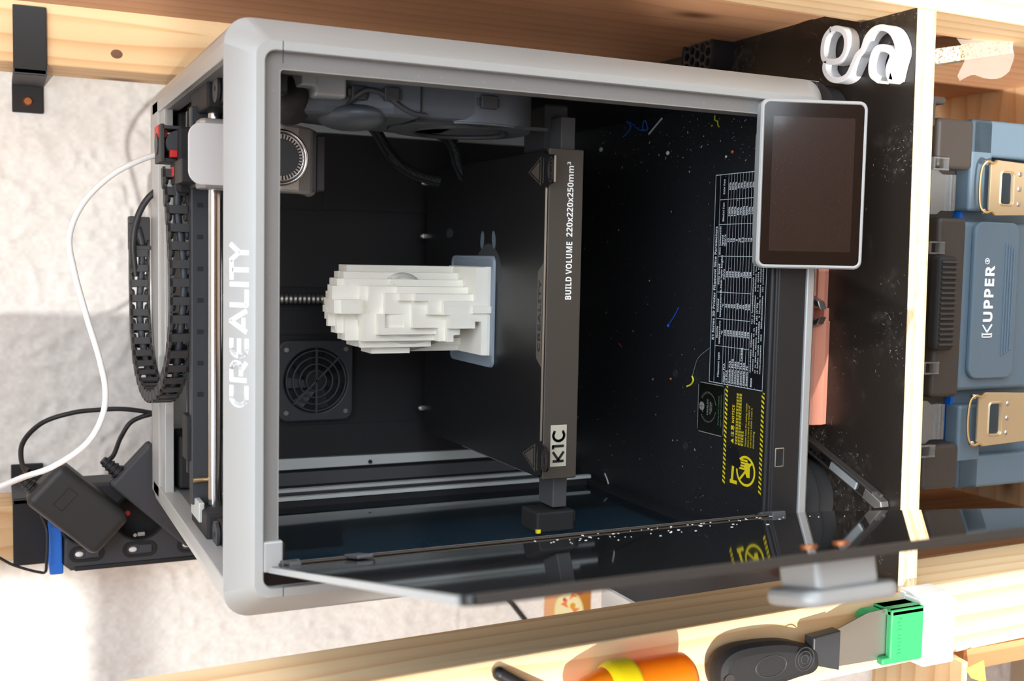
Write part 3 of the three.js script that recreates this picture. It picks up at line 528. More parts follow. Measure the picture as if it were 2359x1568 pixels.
  part(bed, 'bed_arm', [bx(121, 146, 209, 221, -126, -88, 1)], M.greyDk, { label: 'dark grey right bed arm' });
  part(bed, 'bed_arm', [bx(-146, -120, 209, 221, -112, -88, 1)], M.greyDk, { label: 'dark grey left bed arm' });
  part(bed, 'arm_hood', prism('x', [[-152, 205], [-152, 214], [-140, 226], [-106, 226], [-104, 208], [-108, 205]], 122, 157, { bevel: 2 }), M.plasticDk);
  const bl = part(bed, 'bearing_block', [bx(-164, -148, 204, 236, -112, -84, 2), bx(-158, -150, 200, 204, -106, -90)], M.blackMatte);
  part(bl, 'yellow_mark', bx(-163.4, -160.6, 233, 236, -86, -83.4), M.notice);
}
// side fan
{
  const cy = 300, cz = -94, f = part(printer, 'side_fan', [cyl([131, cy, cz], [165, cy, cz], 51, 72), disc([131, cy, cz], 'x', 33, 50, 2.4, 56)], M.fanBlk, { label: 'large black blower on the right wall' });
  part(f, 'duct', prism('x', [[-44, 306], [-43.5, 348], [-45, 366], [-50, 380], [-56, 394], [-58, 408], [-62, 420], [-74, 430], [-96, 432], [-112, 424], [-124, 404], [-136, 372], [-144, 320], [-120, 300]], 131, 165, { bevel: 5, seg: 10 }), M.fanBlk, { label: 'curved air duct' });
  part(f, 'duct_scoop', [new THREE.SphereGeometry(30, 40, 28).scale(.28, .74, 1.1).translate(132, 384, -76)], M.fanBlk);
  part(f, 'duct_ridge', tube([[136.3,393.4,-60.0],[141.4,390.6,-48.0],[145.8,384.1,-45.0],[145.3,376.8,-44.0],[142.0,369.5,-43.6],[136.6,360.6,-43.4],[133.3,353.1,-43.4],[132.6,344.1,-43.4]], 1.7, 60, 10), M.plasticDk, { label: 'glossy curved ridge' });
  part(f, 'outlet', [ball([141, 424, -84], 26, .62, .56, 1, 28)], M.blackMatte, { label: 'rounded dark outlet' });
  part(f, 'intake_ring', ring([129.6, cy, cz], 'x', 33, 1.6, 60), M.plasticDk);
  part(f, 'impeller', [...Array.from({ length: 30 }, (_, i) => bx(-8, 6, -.6, .6, 23, 30).rotateX(i * Math.PI / 15).translate(140, cy, cz)), disc([140, cy, cz], 'x', 0, 20, 6, 40)], M.cableBlk);
  for (const [y, z, w] of [[388, -50, 10], [368, -44, 10], [300, -42.6, 12]]) { part(f, 'clip', [bx(140, 149, y - w / 2, y + w / 2, z - 2, z + 2.4, 1), bx(142, 147, y - w / 2 - 2, y + w / 2 + 2, z - 2, z + .8, .6)], M.plasticDk); }
  part(f, 'seam', [bx(130, 165, 347.4, 348.2, -96, -42.4), bx(129, 131.4, 252, 349, -50, -49.2)], M.blackIn);
}
for (const p of [[[150, 322, -235], [141, 315, -232], [131, 309, -231], [120, 300, -231], [110, 285, -230], [104, 262, -226]], [[146, 262, -238], [140, 252, -233], [131, 247, -231], [119, 244, -230], [106, 238, -226]]])
  part(printer, 'cable_sleeve', tube(p, 4.6, 50, 14), M.sleeve, { label: 'woven black cable sleeve' });

// tilted touch screen at the lower right
{
  const e2 = [0, .943, -.332], e3 = [0, .332, .943], o = [97.6, 73.6, 16.5], at = (g) => inFrame(g, o, [1, 0, 0], e2, e3);
  const s = part(printer, 'touch_screen', [at(loft([outline(57, 36.6, -36.6, 4, -3), outline(57, 36.6, -36.6, 4, -.6), outline(57.6, 37.2, -37.2, 4.4, 0), outline(58.6, 38.2, -38.2, 5.4, 0), outline(59.6, 39.2, -39.2, 6, -1.2), outline(59.6, 39.2, -39.2, 6, -9), outline(58, 37, -37, 5, -9.6)])), at(prism('z', rrect(117, 76, 5), -9, -3.6)), at(bx(-40, 40, -20, 34, -30, -8, 4))], M.silver, { label: 'silver framed touch screen' });
  part(s, 'screen_glass', at(prism('z', rrect(114.6, 73.6, 4), -3.4, -.5, { bevel: .3 })), M.screen, { label: 'black screen glass' });
  part(s, 'display', at(prism('z', rrect(94.6, 60, .6), -.8, -.35)), M.screenOn, { label: 'dusty brown black display, switched off' });
}
// printed stickers on the chamber floor
function canvasMat(w, h, draw, o = {}) {
  const c = document.createElement('canvas'); c.width = w; c.height = h; const x = c.getContext('2d'); draw(x, w, h);
  const t = new THREE.CanvasTexture(c); t.colorSpace = THREE.SRGBColorSpace; t.anisotropy = 8;
  return std({ map: t, roughness: .4, ...o });
}
function sticker(name, x0, x1, z0, z1, mat, label, round = 0) {   // z0 = rear edge
  const g = round ? new THREE.ShapeGeometry(rrect(x1 - x0, z1 - z0, round), 8) : new THREE.PlaneGeometry(x1 - x0, z1 - z0);
  if (round) { const p = g.attributes.position, u = g.attributes.uv; for (let i = 0; i < p.count; i++) u.setXY(i, p.getX(i) / (x1 - x0) + .5, p.getY(i) / (z1 - z0) + .5); }
  g.rotateX(-Math.PI / 2).translate((x0 + x1) / 2, 86.25, (z0 + z1) / 2);
  const core = bx(x0 + .2, x1 - .2, 85.9, 86.15, z0 + .2, z1 - .2);
  const m = part(printer, name, g, mat, { uv: 'keep', label });
  part(m, 'sticker_film', core, M.blackIn);
}
sticker('parameter_label', -53.6, 109.8, -82, -14.6, canvasMat(2048, 844, (x, W, H) => {
  x.fillStyle = '#101318'; x.fillRect(0, 0, W, H); x.strokeStyle = '#cfd6da'; x.fillStyle = '#e6ebee'; x.lineWidth = 7; x.strokeRect(5, 5, W - 10, H - 10);
  const line = (a, b, c, d, w = 5) => { x.lineWidth = w; x.beginPath(); x.moveTo(a, b); x.lineTo(c, d); x.stroke(); };
  x.textBaseline = 'middle'; x.font = 'bold 50px sans-serif'; x.textAlign = 'center'; x.fillText('K1 Series 3D Printer Filament Slice Parameters', W * .48, 42);
  line(0, 82, W, 82); const cols = [0, 372, 640, 900, 1250, 1560, 1800, W], y0 = 215, rh = 45, rows = 9; line(0, y0, W, y0);
  for (let i = 1; i <= rows; i++) line(0, y0 + i * rh, W, y0 + i * rh, 4);
  for (let i = 1; i < cols.length - 1; i++) line(cols[i], 82, cols[i], y0 + rows * rh);
  const hd = [['Filament type'], ['Nozzle', 'temperature', '°C'], ['Hotbed', 'temperature', '°C'], ['Print Speed', '(0.2mm layer height)', 'mm/s'], ['Max Volumetric', 'Speed', 'mm³/s'], ['Model Fan'], ['Side Fan']];
  x.font = 'bold 37px sans-serif'; hd.forEach((l, i) => l.forEach((s, k) => x.fillText(s, (cols[i] + cols[i + 1]) / 2, 148 + (k - (l.length - 1) / 2) * 40)));
  const names = ['Hyper PLA', 'CR PLA', 'Generic PLA', 'Generic PETG', 'Generic ABS', 'Generic TPU', 'Generic PLA Carbon', 'Generic ASA', 'Generic PC'];
  const v = [['220', '220', '220', '250', '260', '230', '230', '260', '270'], ['45', '45', '45', '70', '100', '35', '45', '100', '100'], ['300', '200', '250', '200', '300', '50', '150', '250', '150'], ['23', '16', '18', '9', '20', '3.2', '12', '14', '10'], ['100%', '100%', '100%', '80%', '70%', '100%', '100%', '10%', '10%'], ['80%', '80%', '80%', '0%', '0%', '70%', '0%', '0%', '0%']];
  x.font = 'bold 38px sans-serif';
  names.forEach((s, r) => { x.textAlign = 'left'; x.fillText(s, 20, y0 + (r + .5) * rh + 2); x.textAlign = 'center'; v.forEach((c, k) => x.fillText(c[r], (cols[k + 1] + cols[k + 2]) / 2, y0 + (r + .5) * rh + 2)); });
  x.textAlign = 'left'; x.fillText('Note', 20, 668);
  for (let r = 0; r < 5; r++) for (let X = 160; X < W - (r > 2 ? 500 : 120); X += 17) { if (rnd() < .16) continue; const Y = 648 + r * 36, h = 12 + 12 * rnd(); x.fillRect(X, Y + 10 - h, 4, h); x.fillRect(X + 8, Y - 4, 4, 14); if (rnd() < .6) x.fillRect(X, Y - 6 + 14 * rnd(), 12, 4); }   // print too fine to read
}), 'black label printed with a white table of filament settings');
sticker('notice_label', -131, -54.4, -60.6, -11.4, canvasMat(1200, 770, (x, W, H) => {
  x.fillStyle = '#24221d'; x.fillRect(0, 0, W, H); x.fillStyle = '#e8d51c'; x.strokeStyle = '#e8d51c';
  for (const y of [10, H - 62]) for (let i = -1; i < 22; i++) { x.beginPath(); x.moveTo(i * 56, y + 52); x.lineTo(i * 56 + 28, y + 52); x.lineTo(i * 56 + 56, y); x.lineTo(i * 56 + 28, y); x.fill(); }
  x.lineWidth = 30; x.beginPath(); x.arc(230, 460, 168, 0, 7); x.stroke(); x.beginPath(); x.moveTo(110, 345); x.lineTo(350, 578); x.stroke();
  x.beginPath(); x.moveTo(160, 540); x.lineTo(330, 540); x.lineTo(340, 470); x.lineTo(280, 420); x.lineTo(160, 480); x.fill(); for (let i = 0; i < 4; i++) x.fillRect(240 + i * 34, 330 + i * 14, 24, 120);
  x.lineWidth = 44; x.beginPath(); x.moveTo(60, 160); x.lineTo(60, 300); x.moveTo(60, 200); x.lineTo(250, 215); x.stroke();
  x.beginPath(); x.moveTo(520, 205); x.lineTo(585, 205); x.lineTo(552, 148); x.fill();
  x.lineWidth = 8; const ch = (px, segs) => { for (const [a, b, c, d] of segs) { x.beginPath(); x.moveTo(px + a, 145 + b); x.lineTo(px + c, 145 + d); x.stroke(); } };
  ch(605, [[4, 6, 12, 14], [0, 24, 8, 30], [2, 62, 14, 42], [34, 2, 40, 10], [20, 18, 60, 18], [24, 38, 56, 38], [40, 18, 40, 60], [18, 60, 62, 60]]);
  ch(680, [[30, 0, 34, 6], [6, 9, 58, 9], [20, 9, 24, 18], [44, 9, 40, 18], [2, 20, 62, 20], [14, 26, 50, 26], [14, 26, 14, 44], [50, 26, 50, 44], [14, 35, 50, 35], [14, 44, 50, 44], [8, 50, 4, 62], [20, 50, 22, 64], [22, 64, 46, 64], [46, 64, 50, 54], [56, 50, 62, 58]]);
  x.font = 'bold 62px sans-serif'; x.fillText('NOTICE', 765, 205);
  for (let r = 0; r < 3; r++) for (let i = 0; i < (r < 2 ? 17 : 5); i++) { const X = 520 + i * 37, Y = 240 + r * 56; x.fillRect(X, Y, 30, 6); x.fillRect(X + 2, Y + 14, 26, 6); x.fillRect(X + 12, Y, 6, 40); x.fillRect(X, Y + 36, 30, 6); if ((i * 7 + r) % 3) x.fillRect(X, Y, 6, 40); }
  x.font = '40px sans-serif'; ['Please keep the casing inside', 'clean to avoid the impact of', 'interference while Z-axis is', 'descending'].forEach((s, i) => x.fillText(s, 520, 450 + i * 50));
  x.fillStyle = '#15151a'; x.beginPath(); x.ellipse(380, 200, 120, 130, .4, 0, 7); x.fill(); x.beginPath(); x.ellipse(300, 300, 70, 60, .4, 0, 7); x.fill();
}), 'black notice sticker with yellow stripes and a crossed out hand');
sticker('quality_label', -95, -54.6, -96, -60.9, canvasMat(700, 610, (x, W, H) => {
  x.fillStyle = '#11140f'; x.fillRect(0, 0, W, H); x.strokeStyle = '#a9aba4'; x.lineWidth = 9; x.beginPath(); x.roundRect(6, 6, W - 12, H - 12, 40); x.stroke();
  x.fillStyle = '#8d8f88'; x.beginPath(); x.arc(W * .52, 96, 60, 0, 7); x.fill(); x.strokeStyle = '#20241e'; x.lineWidth = 5; x.beginPath(); x.moveTo(W * .52 - 60, 96); x.lineTo(W * .52 + 60, 96); x.moveTo(W * .52, 36); x.lineTo(W * .52, 156); x.stroke();
  x.strokeStyle = '#7d8078'; for (const s of [-1, 1]) for (let i = 0; i < 13; i++) { const t = .5 + i * .15, X = W * .52 + s * 190 * Math.sin(t * 1.25), Y = 250 - 180 * Math.cos(t * 1.25); x.lineWidth = 9; x.beginPath(); x.moveTo(X, Y); x.lineTo(X + s * 26, Y - 18); x.stroke(); }
  x.fillStyle = '#8d8f88'; x.textAlign = 'center'; x.font = 'bold 50px sans-serif'; x.fillText('CREALITY', W * .52, 250); for (let i = 0; i < 9; i++) { x.fillRect(W * .52 - 90 + i * 20, 284, 12, 22); if (i > 1 && i < 8) x.fillRect(W * .52 - 90 + i * 20, 320, 12, 16); }
  x.fillStyle = '#4f6b52'; x.font = 'bold 42px sans-serif'; x.fillText('Better with Creality', W * .5, 500); x.fillText('Hyper Series Filament', W * .5, 556);
}, { roughness: .3 }), 'dark rounded sticker with a laurel emblem', 4);
for (const [x, z] of [[-52, -130], [-110, -112], [60, -300]]) part(printer, 'floor_screw', [disc([x, 86.2, z], 'y', 2.2, 3.2, .6, 24), disc([x, 86.05, z], 'y', 0, 2, .3, 18)], M.hub);

// the open glass door
{
  const e1 = [.2244, 0, .9745], e3 = [-.9745, 0, .2244], at = (g) => inFrame(g, [-142, 0, 5], e1, [0, 1, 0], e3);
  const d = part(printer, 'door', at(prism('z', rrect(299, 402, 5, 149.5, 255), 0, 4, { bevel: .5 })), M.door, { label: 'open smoked glass door' });
  part(d, 'edge_band', at(bx(0, 294, 456.2, 457.4, .4, 3.6)), M.silverIn, { label: 'bright upper edge' });
  part(d, 'edge_band', at(bx(298.4, 299.8, 56, 452, -.1, 4.1, .4)), M.boxBlk, { label: 'dark free edge' });
  part(d, 'hinge_strip', [at(bx(-3, 7, 90, 448, -1.4, -.1, .5)), at(bx(-4.6, -2, 84, 450, -1, 3))], std({ map: dustFine([62, 54, 47], .6, 8), roughness: .5 }), { label: 'brown black strip along the hinge' });
  part(d, 'hinge', [at(bx(-8, 12, 440, 447, -2, 2, 1)), at(cyl([-3, 438, 0], [-3, 449, 0], 2.6, 20))], M.greyDk);
  part(d, 'hinge_tab', at(bx(2, 30, 402, 412, -3, -.4, 1)), M.greyDk);
  part(d, 'hinge', [at(bx(-6, 10, 84, 96, -3, 2, 1)), at(cyl([-3, 80, 0], [-3, 98, 0], 2.6, 20))], M.greyDk);
  const h = part(d, 'handle', [at(bx(259, 285, 258, 292, 3.6, 18, 3)), at(prism('z', rrect(33, 52, 8, 272, 274), 16.6, 23.6, { bevel: 2.4, seg: 8 }))], M.silver, { label: 'blurred silver door knob' });
  for (const y of [266, 284]) part(h, 'knob_screw', at(disc([272, y, -.4], 'z', 0, 3.6, 1, 20)), M.copper);
  const fl = []; for (let i = 0; i < 70; i++) { const x = 8 + rr(0, 1) ** 2 * 90, y = rr(90, 300), L = rr(.2, .9); fl.push(at(bx(-L, L, -.2, .2, -.25, 0).rotateZ(rr(0, 3)).translate(x, y, 0))); }
  part(d, 'plastic_dust', fl, M.white, { label: 'tiny white plastic flecks stuck on the glass', kind: 'stuff' });
}

// ---------------------------------------------------------------- the printed model on the bed
{
  const t = thing('printed_model', 'white blocky stepped 3D print standing on the bed of the printer', '3D print', [-1, 242.4, -197]);
  const Y0 = 242.4, u = 5.35, nx = 13, ny = 22, nz = 14, x0 = -36, z0 = -234;
  const hash = (i, j, k) => { const s = Math.sin(i * 12.9898 + j * 78.233 + k * 37.719) * 43758.5453; return s - Math.floor(s); };
  // front depth of every voxel column: slabs step back to the right, a dome closes the top, the lower left is undercut by a ball
  const filled = (i, j, k) => {
    if (i < 0 || j < 0 || k < 0 || i >= nx || j >= ny || k >= nz) return false;
    const X = (i + .5) / nx * 2 - 1, Y = (j + .5) / ny, Z = (k + .5) / nz;
    let front = 1.0;
    const r = i - 7;                                     // right of the middle: tall slabs, each one further back
    if (r > 0 && j > 1) front = Math.min(front, 1 - [0, .07, .19, .33, .5, .64][Math.min(r, 5)] + (j > 12 && r < 4 ? -.10 : 0));
    if (j > 3) front = Math.min(front, 1 - Math.max(0, (Y - .26)) * .62 + (hash(Math.floor(i / 2), Math.floor(j / 3), 3) - .5) * .2);
    if (i < 5 && j > 6) front = Math.min(front, .92 - (5 - i) * .07);
    const top = 1 - .16 * Math.max(0, X - .1) ** 2 - .30 * Math.max(0, -X + .0) ** 2.2 - .2 * Math.max(0, .35 - Z);
    if (Y > top - (hash(i, 1, k) > .7 ? .04 : 0)) return false;
    if (i < 5 && j < 1.6 + 7.6 * Math.pow(Math.max(0, 4.6 - i) / 4.6, 1.5)) return j < 1 || k < 5 + (i % 2);
    return Z <= front;
  };
  const geos = [];
  for (let i = 0; i < nx; i++) for (let j = 0; j < ny; j++) {
    let k = 0;
    while (k < nz) {                                     // runs of filled voxels become one bar
      if (!filled(i, j, k)) { k++; continue; }
      let e = k; while (e < nz && filled(i, j, e)) e++;
      const jit = .12 * hash(i, j, 9);
      geos.push(bx(x0 + i * u, x0 + (i + 1) * u, Y0 + 3.4 + j * u, Y0 + 3.4 + (j + 1) * u, z0 + k * u, z0 + e * u + jit));
      k = e;
    }
  }
  geos.push(bx(-36.4, 34.2, Y0 + .4, Y0 + 6.4, -235, -159.6, .3));
  part(t, 'body', geos, M.print, { label: 'white blocky body' });
  part(t, 'smooth_shell', [ball([-6, Y0 + 60, -205], 30, .98, 1.6, 1.0, 56), ball([-6, Y0 + 26, -166], 8, 1, 1.3, .9, 32), ball([18, Y0 + 62, -199], 13, .8, 1.2, 1, 32)], M.print, { label: 'smooth rounded surface between the blocks' });
  part(t, 'support', [bx(-2.6, 3, Y0, Y0 + 17, -161, -157), bx(-3, 3.4, Y0 + 12, Y0 + 18, -166, -158)], M.print);
  part(t, 'raft', [prism('y', rrect(89, 88, 6, -1.5, -196), Y0, Y0 + 1.1, { bevel: .4 }), loft([outline(44.5, 44, -44, 6, 0), outline(44, 43.5, -43.5, 6, 2), outline(42.2, 41.7, -41.7, 5, 2), outline(41.6, 41, -41, 5, .8)]).rotateX(-Math.PI / 2).translate(-1.5, Y0 + .4, -196)], M.raft, { label: 'grey translucent raft under the model' });
}
// ---------------------------------------------------------------- loose scraps in the chamber, each one its own
{
  const G = 'plastic scraps on the chamber floor', fl = 86.9;
  const scrap = (label, pts, r, color, n = 30) => single('filament_scrap', label, 'scrap', tube(pts, r, n, 6), std({ color: hex(color), roughness: .4 }), { group: G });
  scrap('tangled bright blue strand at the rear right of the chamber floor', [[168, fl, -232], [171, fl, -224], [176, fl + 1, -217], [181, fl + 3, -222], [177, fl + 2, -212], [172, fl + 1, -204], [170.6, fl + 1, -190], [176, fl + 4, -187], [178, fl + 2, -194], [172, fl + 1, -197], [170, fl, -191]].map(([x, y, z]) => [x - 16, y, z + 8]), .45, 0x2a6fe0, 90);
  scrap('straight white sliver on the chamber floor', [[150.8, fl, -180.5], [162, fl, -160.8]], .7, 0xd9e2e6);
  scrap('yellow green curl near the right edge of the chamber floor', [[156, fl, -85], [152.6, fl + .6, -84], [151, fl, -81], [148.6, fl, -80.6], [146.6, fl, -79]], .6, 0xb8c22c);
  scrap('yellow curl near the laurel sticker', [[-60.6, fl, -111.4], [-58.6, fl, -106], [-54.4, fl + .4, -102], [-51.4, fl, -104.5]], .7, 0xe2df3a);
  scrap('fine blue hair with a blob on its end', [[-13, fl, -142.6], [-4, fl, -133], [3.4, fl, -127]], .32, 0x2361d8);
  scrap('thin pale hair curving to the parameter label', [[-51, fl, -104], [-45, fl + .4, -101], [-36, fl + 1.4, -95], [-26, fl + .6, -80]], .2, 0x8f9294);
  scrap('white curved crumb near the left wall', [[-163, fl, -240], [-168, fl + 1, -233], [-173, fl, -232]].map(([x, y, z]) => [x + 6, y, z]), .5, 0xe6ecec);
  scrap('small red sliver in the middle of the floor', [[-34, fl, -221], [-36.6, fl, -216]], .5, 0xb03020);
  const crumb = (label, x, z, r, color) => single('filament_crumb', label, 'crumb', new THREE.IcosahedronGeometry(r, 1).scale(1, .6, 1.2).translate(x, 86 + r * .6, z), std({ color: hex(color), roughness: .5 }), { group: G });
  crumb('white crumb furthest back at the right', 144, -262, 2.2, 0xf0f2f2); crumb('large white crumb before the white sliver', 132, -150, 1.8, 0xf2f2f0); crumb('pink red crumb above the parameter label', 126, -61, 1.2, 0xe0605c);
  crumb('pale crumb beside the pink red crumb', 123, -69, 1, 0xd8d8c8); crumb('orange dot in the middle of the floor', -57, -136, 1, 0xd07020); crumb('blue end blob of the fine blue hair', -12.6, -142, 1.3, 0x2361d8); crumb('orange speck beside the yellow green curl', 148.6, -89, .9, 0xd08a30);
  const P = [];
  for (let i = 0; i < 420; i++) { const e = rnd(), x = e < .45 ? rr(118, 162) : rr(-160, 140), z = e < .45 ? rr(-270, -40) : rr(-310, -12), r = .15 + .35 * rnd() ** 3; P.push(new THREE.IcosahedronGeometry(r, 0).scale(1 + 3 * rnd() ** 4, .6, 1).rotateY(rr(0, 6)).translate(x, 86.2, z)); }
  single('plastic_dust', '', '', P, std({ color: hex(0xa9b2b6), roughness: .7 }), { kind: 'stuff' });
}

// ---------------------------------------------------------------- white feed tube above the printer
single('feed_tube', 'white plastic filament tube arching from the tool head across the wall', 'tube', tube([[109.6, 486, -190], [109.5, 494, -190], [104.9, 505.7, -190], [93.3, 524.7, -190], [72.8, 543.4, -190], [49.9, 552.1, -190], [27.3, 549.4, -190], [-6.1, 541.2, -190], [-37, 532.8, -190], [-58.9, 529.2, -190], [-77.5, 531.6, -190], [-95.7, 541.9, -190], [-111.4, 564.8, -190], [-117.8, 584.4, -190], [-130, 615, -190], [-150, 660, -192]], 2.1, 200, 14), M.ptfe);

// ---------------------------------------------------------------- power strip and what is plugged into it
{
  const t = thing('power_strip', 'black power strip with round sockets fixed upright behind the printer', 'power strip', [-197, 380, -385]);
  part(t, 'housing', prism('z', [[-160, 300], [-160, 540], [-166, 547], [-230, 549], [-236, 543], [-237.5, 300]].reverse(), -404.5, -366, { bevel: 3, holes: [530, 486, 440].map((y) => arcPts(-192, y, 19.8, 19.8, 0, 351, 39)) }), M.adapterGrey, { label: 'black strip housing' });
  for (const y of [530, 486, 440]) {
    const s = part(t, 'socket', [new THREE.LatheGeometry([[21.5, 0], [21.5, 1.4], [20, 1.4], [19, -13], [0, -13]].map((p) => new THREE.Vector2(...p)), 44).rotateX(Math.PI / 2).translate(-192, y, -366.2)], M.blackMatte, { label: 'round recessed socket' });
    part(s, 'contact', bx(-211, -207, y - 5, y + 2, -378, -368, .8), M.steel); part(s, 'contact', cyl([-209, y + 4, -378], [-209, y + 4, -366], 1.6, 12), M.steel); part(s, 'pin_hole', cyl([-191.6, y + 9, -379.4], [-191.6, y + 9, -378], 2.4, 16), M.red); part(s, 'contact', cyl([-176, y + 3, -379.4], [-176, y + 3, -377], 1.6, 12), M.steel);
    const w = part(t, 'switch', [prism('z', rrect(14, 29, 7, -221.5, y), -367, -365, { bevel: .6, holes: [rrect(9, 22, 4.5, -221.5, y).getPoints(8).map((p) => [p.x, p.y]).reverse()] })], M.blackMatte, { label: 'oval switch surround' });
    part(w, 'rocker', [bx(-225.6, -217.4, y - 10.6, y + 1, -370, -364.6, 1.4)], M.cableGrey); part(w, 'rocker_light', [ball([-221.5, y + 6, -366.6], 3.6, .7, 1, .5, 16)], M.white);
  }
  part(t, 'side_groove', bx(-236, -232, 300, 540, -367.4, -364.6, 1), M.blackIn);
}
{
  const e1 = [.684, .7295, 0], e2 = [-.7295, .684, 0];
  const at = (g, c) => inFrame(g, c, e1, e2, [0, 0, 1]);
  const t = thing('power_adapter', 'large black plug-in power adapter, tilted, with a thin rectangle on its face', 'power adapter', [-176, 497, -350]);
  const c1 = [-176, 538.5, -349];
  part(t, 'case', at(new RoundedBoxGeometry(75, 43, 33, 6, 7), c1), M.adapter, { label: 'black rounded case' });
  part(t, 'face_outline', at(mergeGeometries(strokes([[[-4, -10], [5, -10], [5, 8], [-4, 8], [-4, -10]]], .6, .5).map(norm)).translate(14, 0, 16.6), c1), M.blackIn, { uv: 'keep' });
  part(t, 'strain_relief', [at(cyl([35, 10, -2], [52, 10, -2], 5.2, 18, 3.4), c1), ...[0, 1, 2].map((i) => at(ring([40 + i * 4, 10, -2], 'x', 5 - i * .5, .9, 20), c1))], M.cableBlk);
  part(t, 'plug', at(cyl([-8, -4, -17], [-8, -4, -30], 17, 30), c1), M.blackMatte);
  part(t, 'cord', tube([[-133.5, 581, -352], [-134, 585, -356], [-124, 580, -370], [-108.1, 564.6, -380], [-100, 540, -380], [-98.2, 520, -380], [-98.5, 495.6, -380], [-106, 460, -382]].map(([x, y, z], i) => i < 2 ? [x - 10 + i * 2, y - 6, z] : [x, y, z]), 2.1, 90, 10), M.cableBlk, { label: 'thin black cord' });
  const t2 = thing('power_adapter', 'grey black flat power adapter half hidden behind the printer rim', 'power adapter', [-172, 430, -354]);
  const c2 = [-171.5, 464, -354];
  part(t2, 'case', [at(new RoundedBoxGeometry(88, 48, 21, 4, 3), c2)], M.adapterGrey, { label: 'grey black flat case' });
  part(t2, 'case_seam', at(bx(-44.2, 44.2, -24.2, 24.2, -1, -.2), c2), M.blackIn);
  part(t2, 'strain_relief', [at(cyl([43, 12, 0], [62, 12, 0], 6, 18, 3.4), c2), ...[0, 1, 2, 3].map((i) => at(ring([46 + i * 4, 12, 0], 'x', 5.8 - i * .6, .9, 20), c2))], M.cableBlk);
  part(t2, 'cord', tube([[-138, 516, -354], [-134, 520, -360], [-122, 506, -376], [-110, 497, -380], [-104, 480, -380], [-103, 455, -382]].map(([x, y, z], i) => i < 2 ? [-140 + i * 4, 514.5 - i * 6, z] : [x, y - 6, z]), 2.1, 60, 10), M.cableBlk, { label: 'thin black cord' });
}
single('blue_clip', 'bright blue plastic block beside the power strip', 'clip', [bx(-237, -197, 549.4, 559.4, -404, -366, 1.6), bx(-237.4, -228, 548.8, 559.8, -404, -365.4, 1.4)], M.blueClip);
single('thin_cable', 'thin black cable hanging in a loop beside the blue block', 'cable', tube([[-205, 640, -372], [-214.4, 604.7, -365], [-225, 588.3, -364], [-233.4, 568, -364], [-234, 563.6, -364], [-224, 562.4, -362], [-210, 561.6, -362], [-196, 562, -364], [-186, 566, -372]], 1.2, 90, 8), M.cableBlk);

// ---------------------------------------------------------------- on the black shelf
{ // white printed clip, curled like a wave
  const w = 9, band = (pts, th) => { // wall of even thickness along a curve on the shelf
    const c = new THREE.CatmullRomCurve3(pts.map((p) => V(p[0], 0, p[1])), false, 'centripetal'), n = 80, o = [], q = [];
    for (let i = 0; i <= n; i++) { const p = c.getPointAt(i / n), d = c.getTangentAt(i / n); o.push([p.x - d.z * th / 2, p.z + d.x * th / 2]); q.unshift([p.x + d.z * th / 2, p.z - d.x * th / 2]); }
    return prism('y', [...o, ...q], .1, w + 3, { bevel: .5 });
  };
  single('curled_clip', 'white plastic wave shaped clip lying on the front right of the shelf', 'clip', [
    band([[223.4,-41.1],[218.3,-48.1],[210.4,-50.6],[201.8,-49.1],[198.4,-42.0],[198.0,-30.9],[203.1,-25.5],[212.7,-24.7],[219.3,-28.8],[222.7,-37.2],[221.8,-43.4]], 4.6), band([[199.8,-47.0],[193.2,-47.6],[185.7,-41.2],[182.7,-31.4],[184.7,-22.0],[192.0,-16.4],[198.4,-12.2],[201.7,-6.9],[209.7,-2.9],[214.2,3.5],[214.6,12.2],[210.5,21.0],[202.4,27.0],[194.4,29.2],[185.6,26.4],[175.2,23.6]], 4.6), band([[174.2,23.7],[183.4,20.6],[193.6,24.2],[198.7,17.5],[199.4,7.5],[192.2,3.5],[182.6,4.1],[177.1,11.5]], 5.4)], M.clip);
}
{
  const t = thing('tool_tray', 'salmon pink plastic tool tray under the printer', 'tool tray', [-24, 0, -90]);
  const hd = prism('x', [[-160, .2], [-160, 18], [-46, 18], [-42, 14.6], [-41, 5], [-42.4, .2]], -86, -3, { bevel: .8 }), hr = prism('x', [[-160, .2], [-160, 18], [-50, 18], [-46, 12], [-44.6, 5], [-46, .2]], 7, 42, { bevel: .8 });
  part(t, 'tray_body', [hd, hr, bx(-3, 7, .2, 5, -160, -44)], M.salmon, { label: 'salmon pink body with printed layer lines' });
  part(t, 'slot_lip', [bx(8, 41, 11, 12.4, -46.8, -43.8)], M.salmon);
}
{
  const t = thing('wire_cutter', 'steel jaws of a small wire cutter sticking out of the salmon tray', 'pliers', [4, 5, -60]);
  const jaw = (s) => prism('y', [[0, -60], [s * 12, -62], [s * 13, -46], [s * 9, -36], [s * 3, -33], [s * 6.5, -42], [s * 4, -49], [0, -50]].map(([x, z]) => [x + 3.6, z]), 12, 19, { bevel: 1 });
  part(t, 'jaw', jaw(1), M.steel); part(t, 'jaw', jaw(-1), M.steel); part(t, 'pivot', disc([3.6, 19.2, -53], 'y', 0, 3.4, 1.2, 24), M.chrome);
  part(t, 'grip', [bx(-6, 13, 10, 18, -130, -62, 3)], M.blackMatte);
}
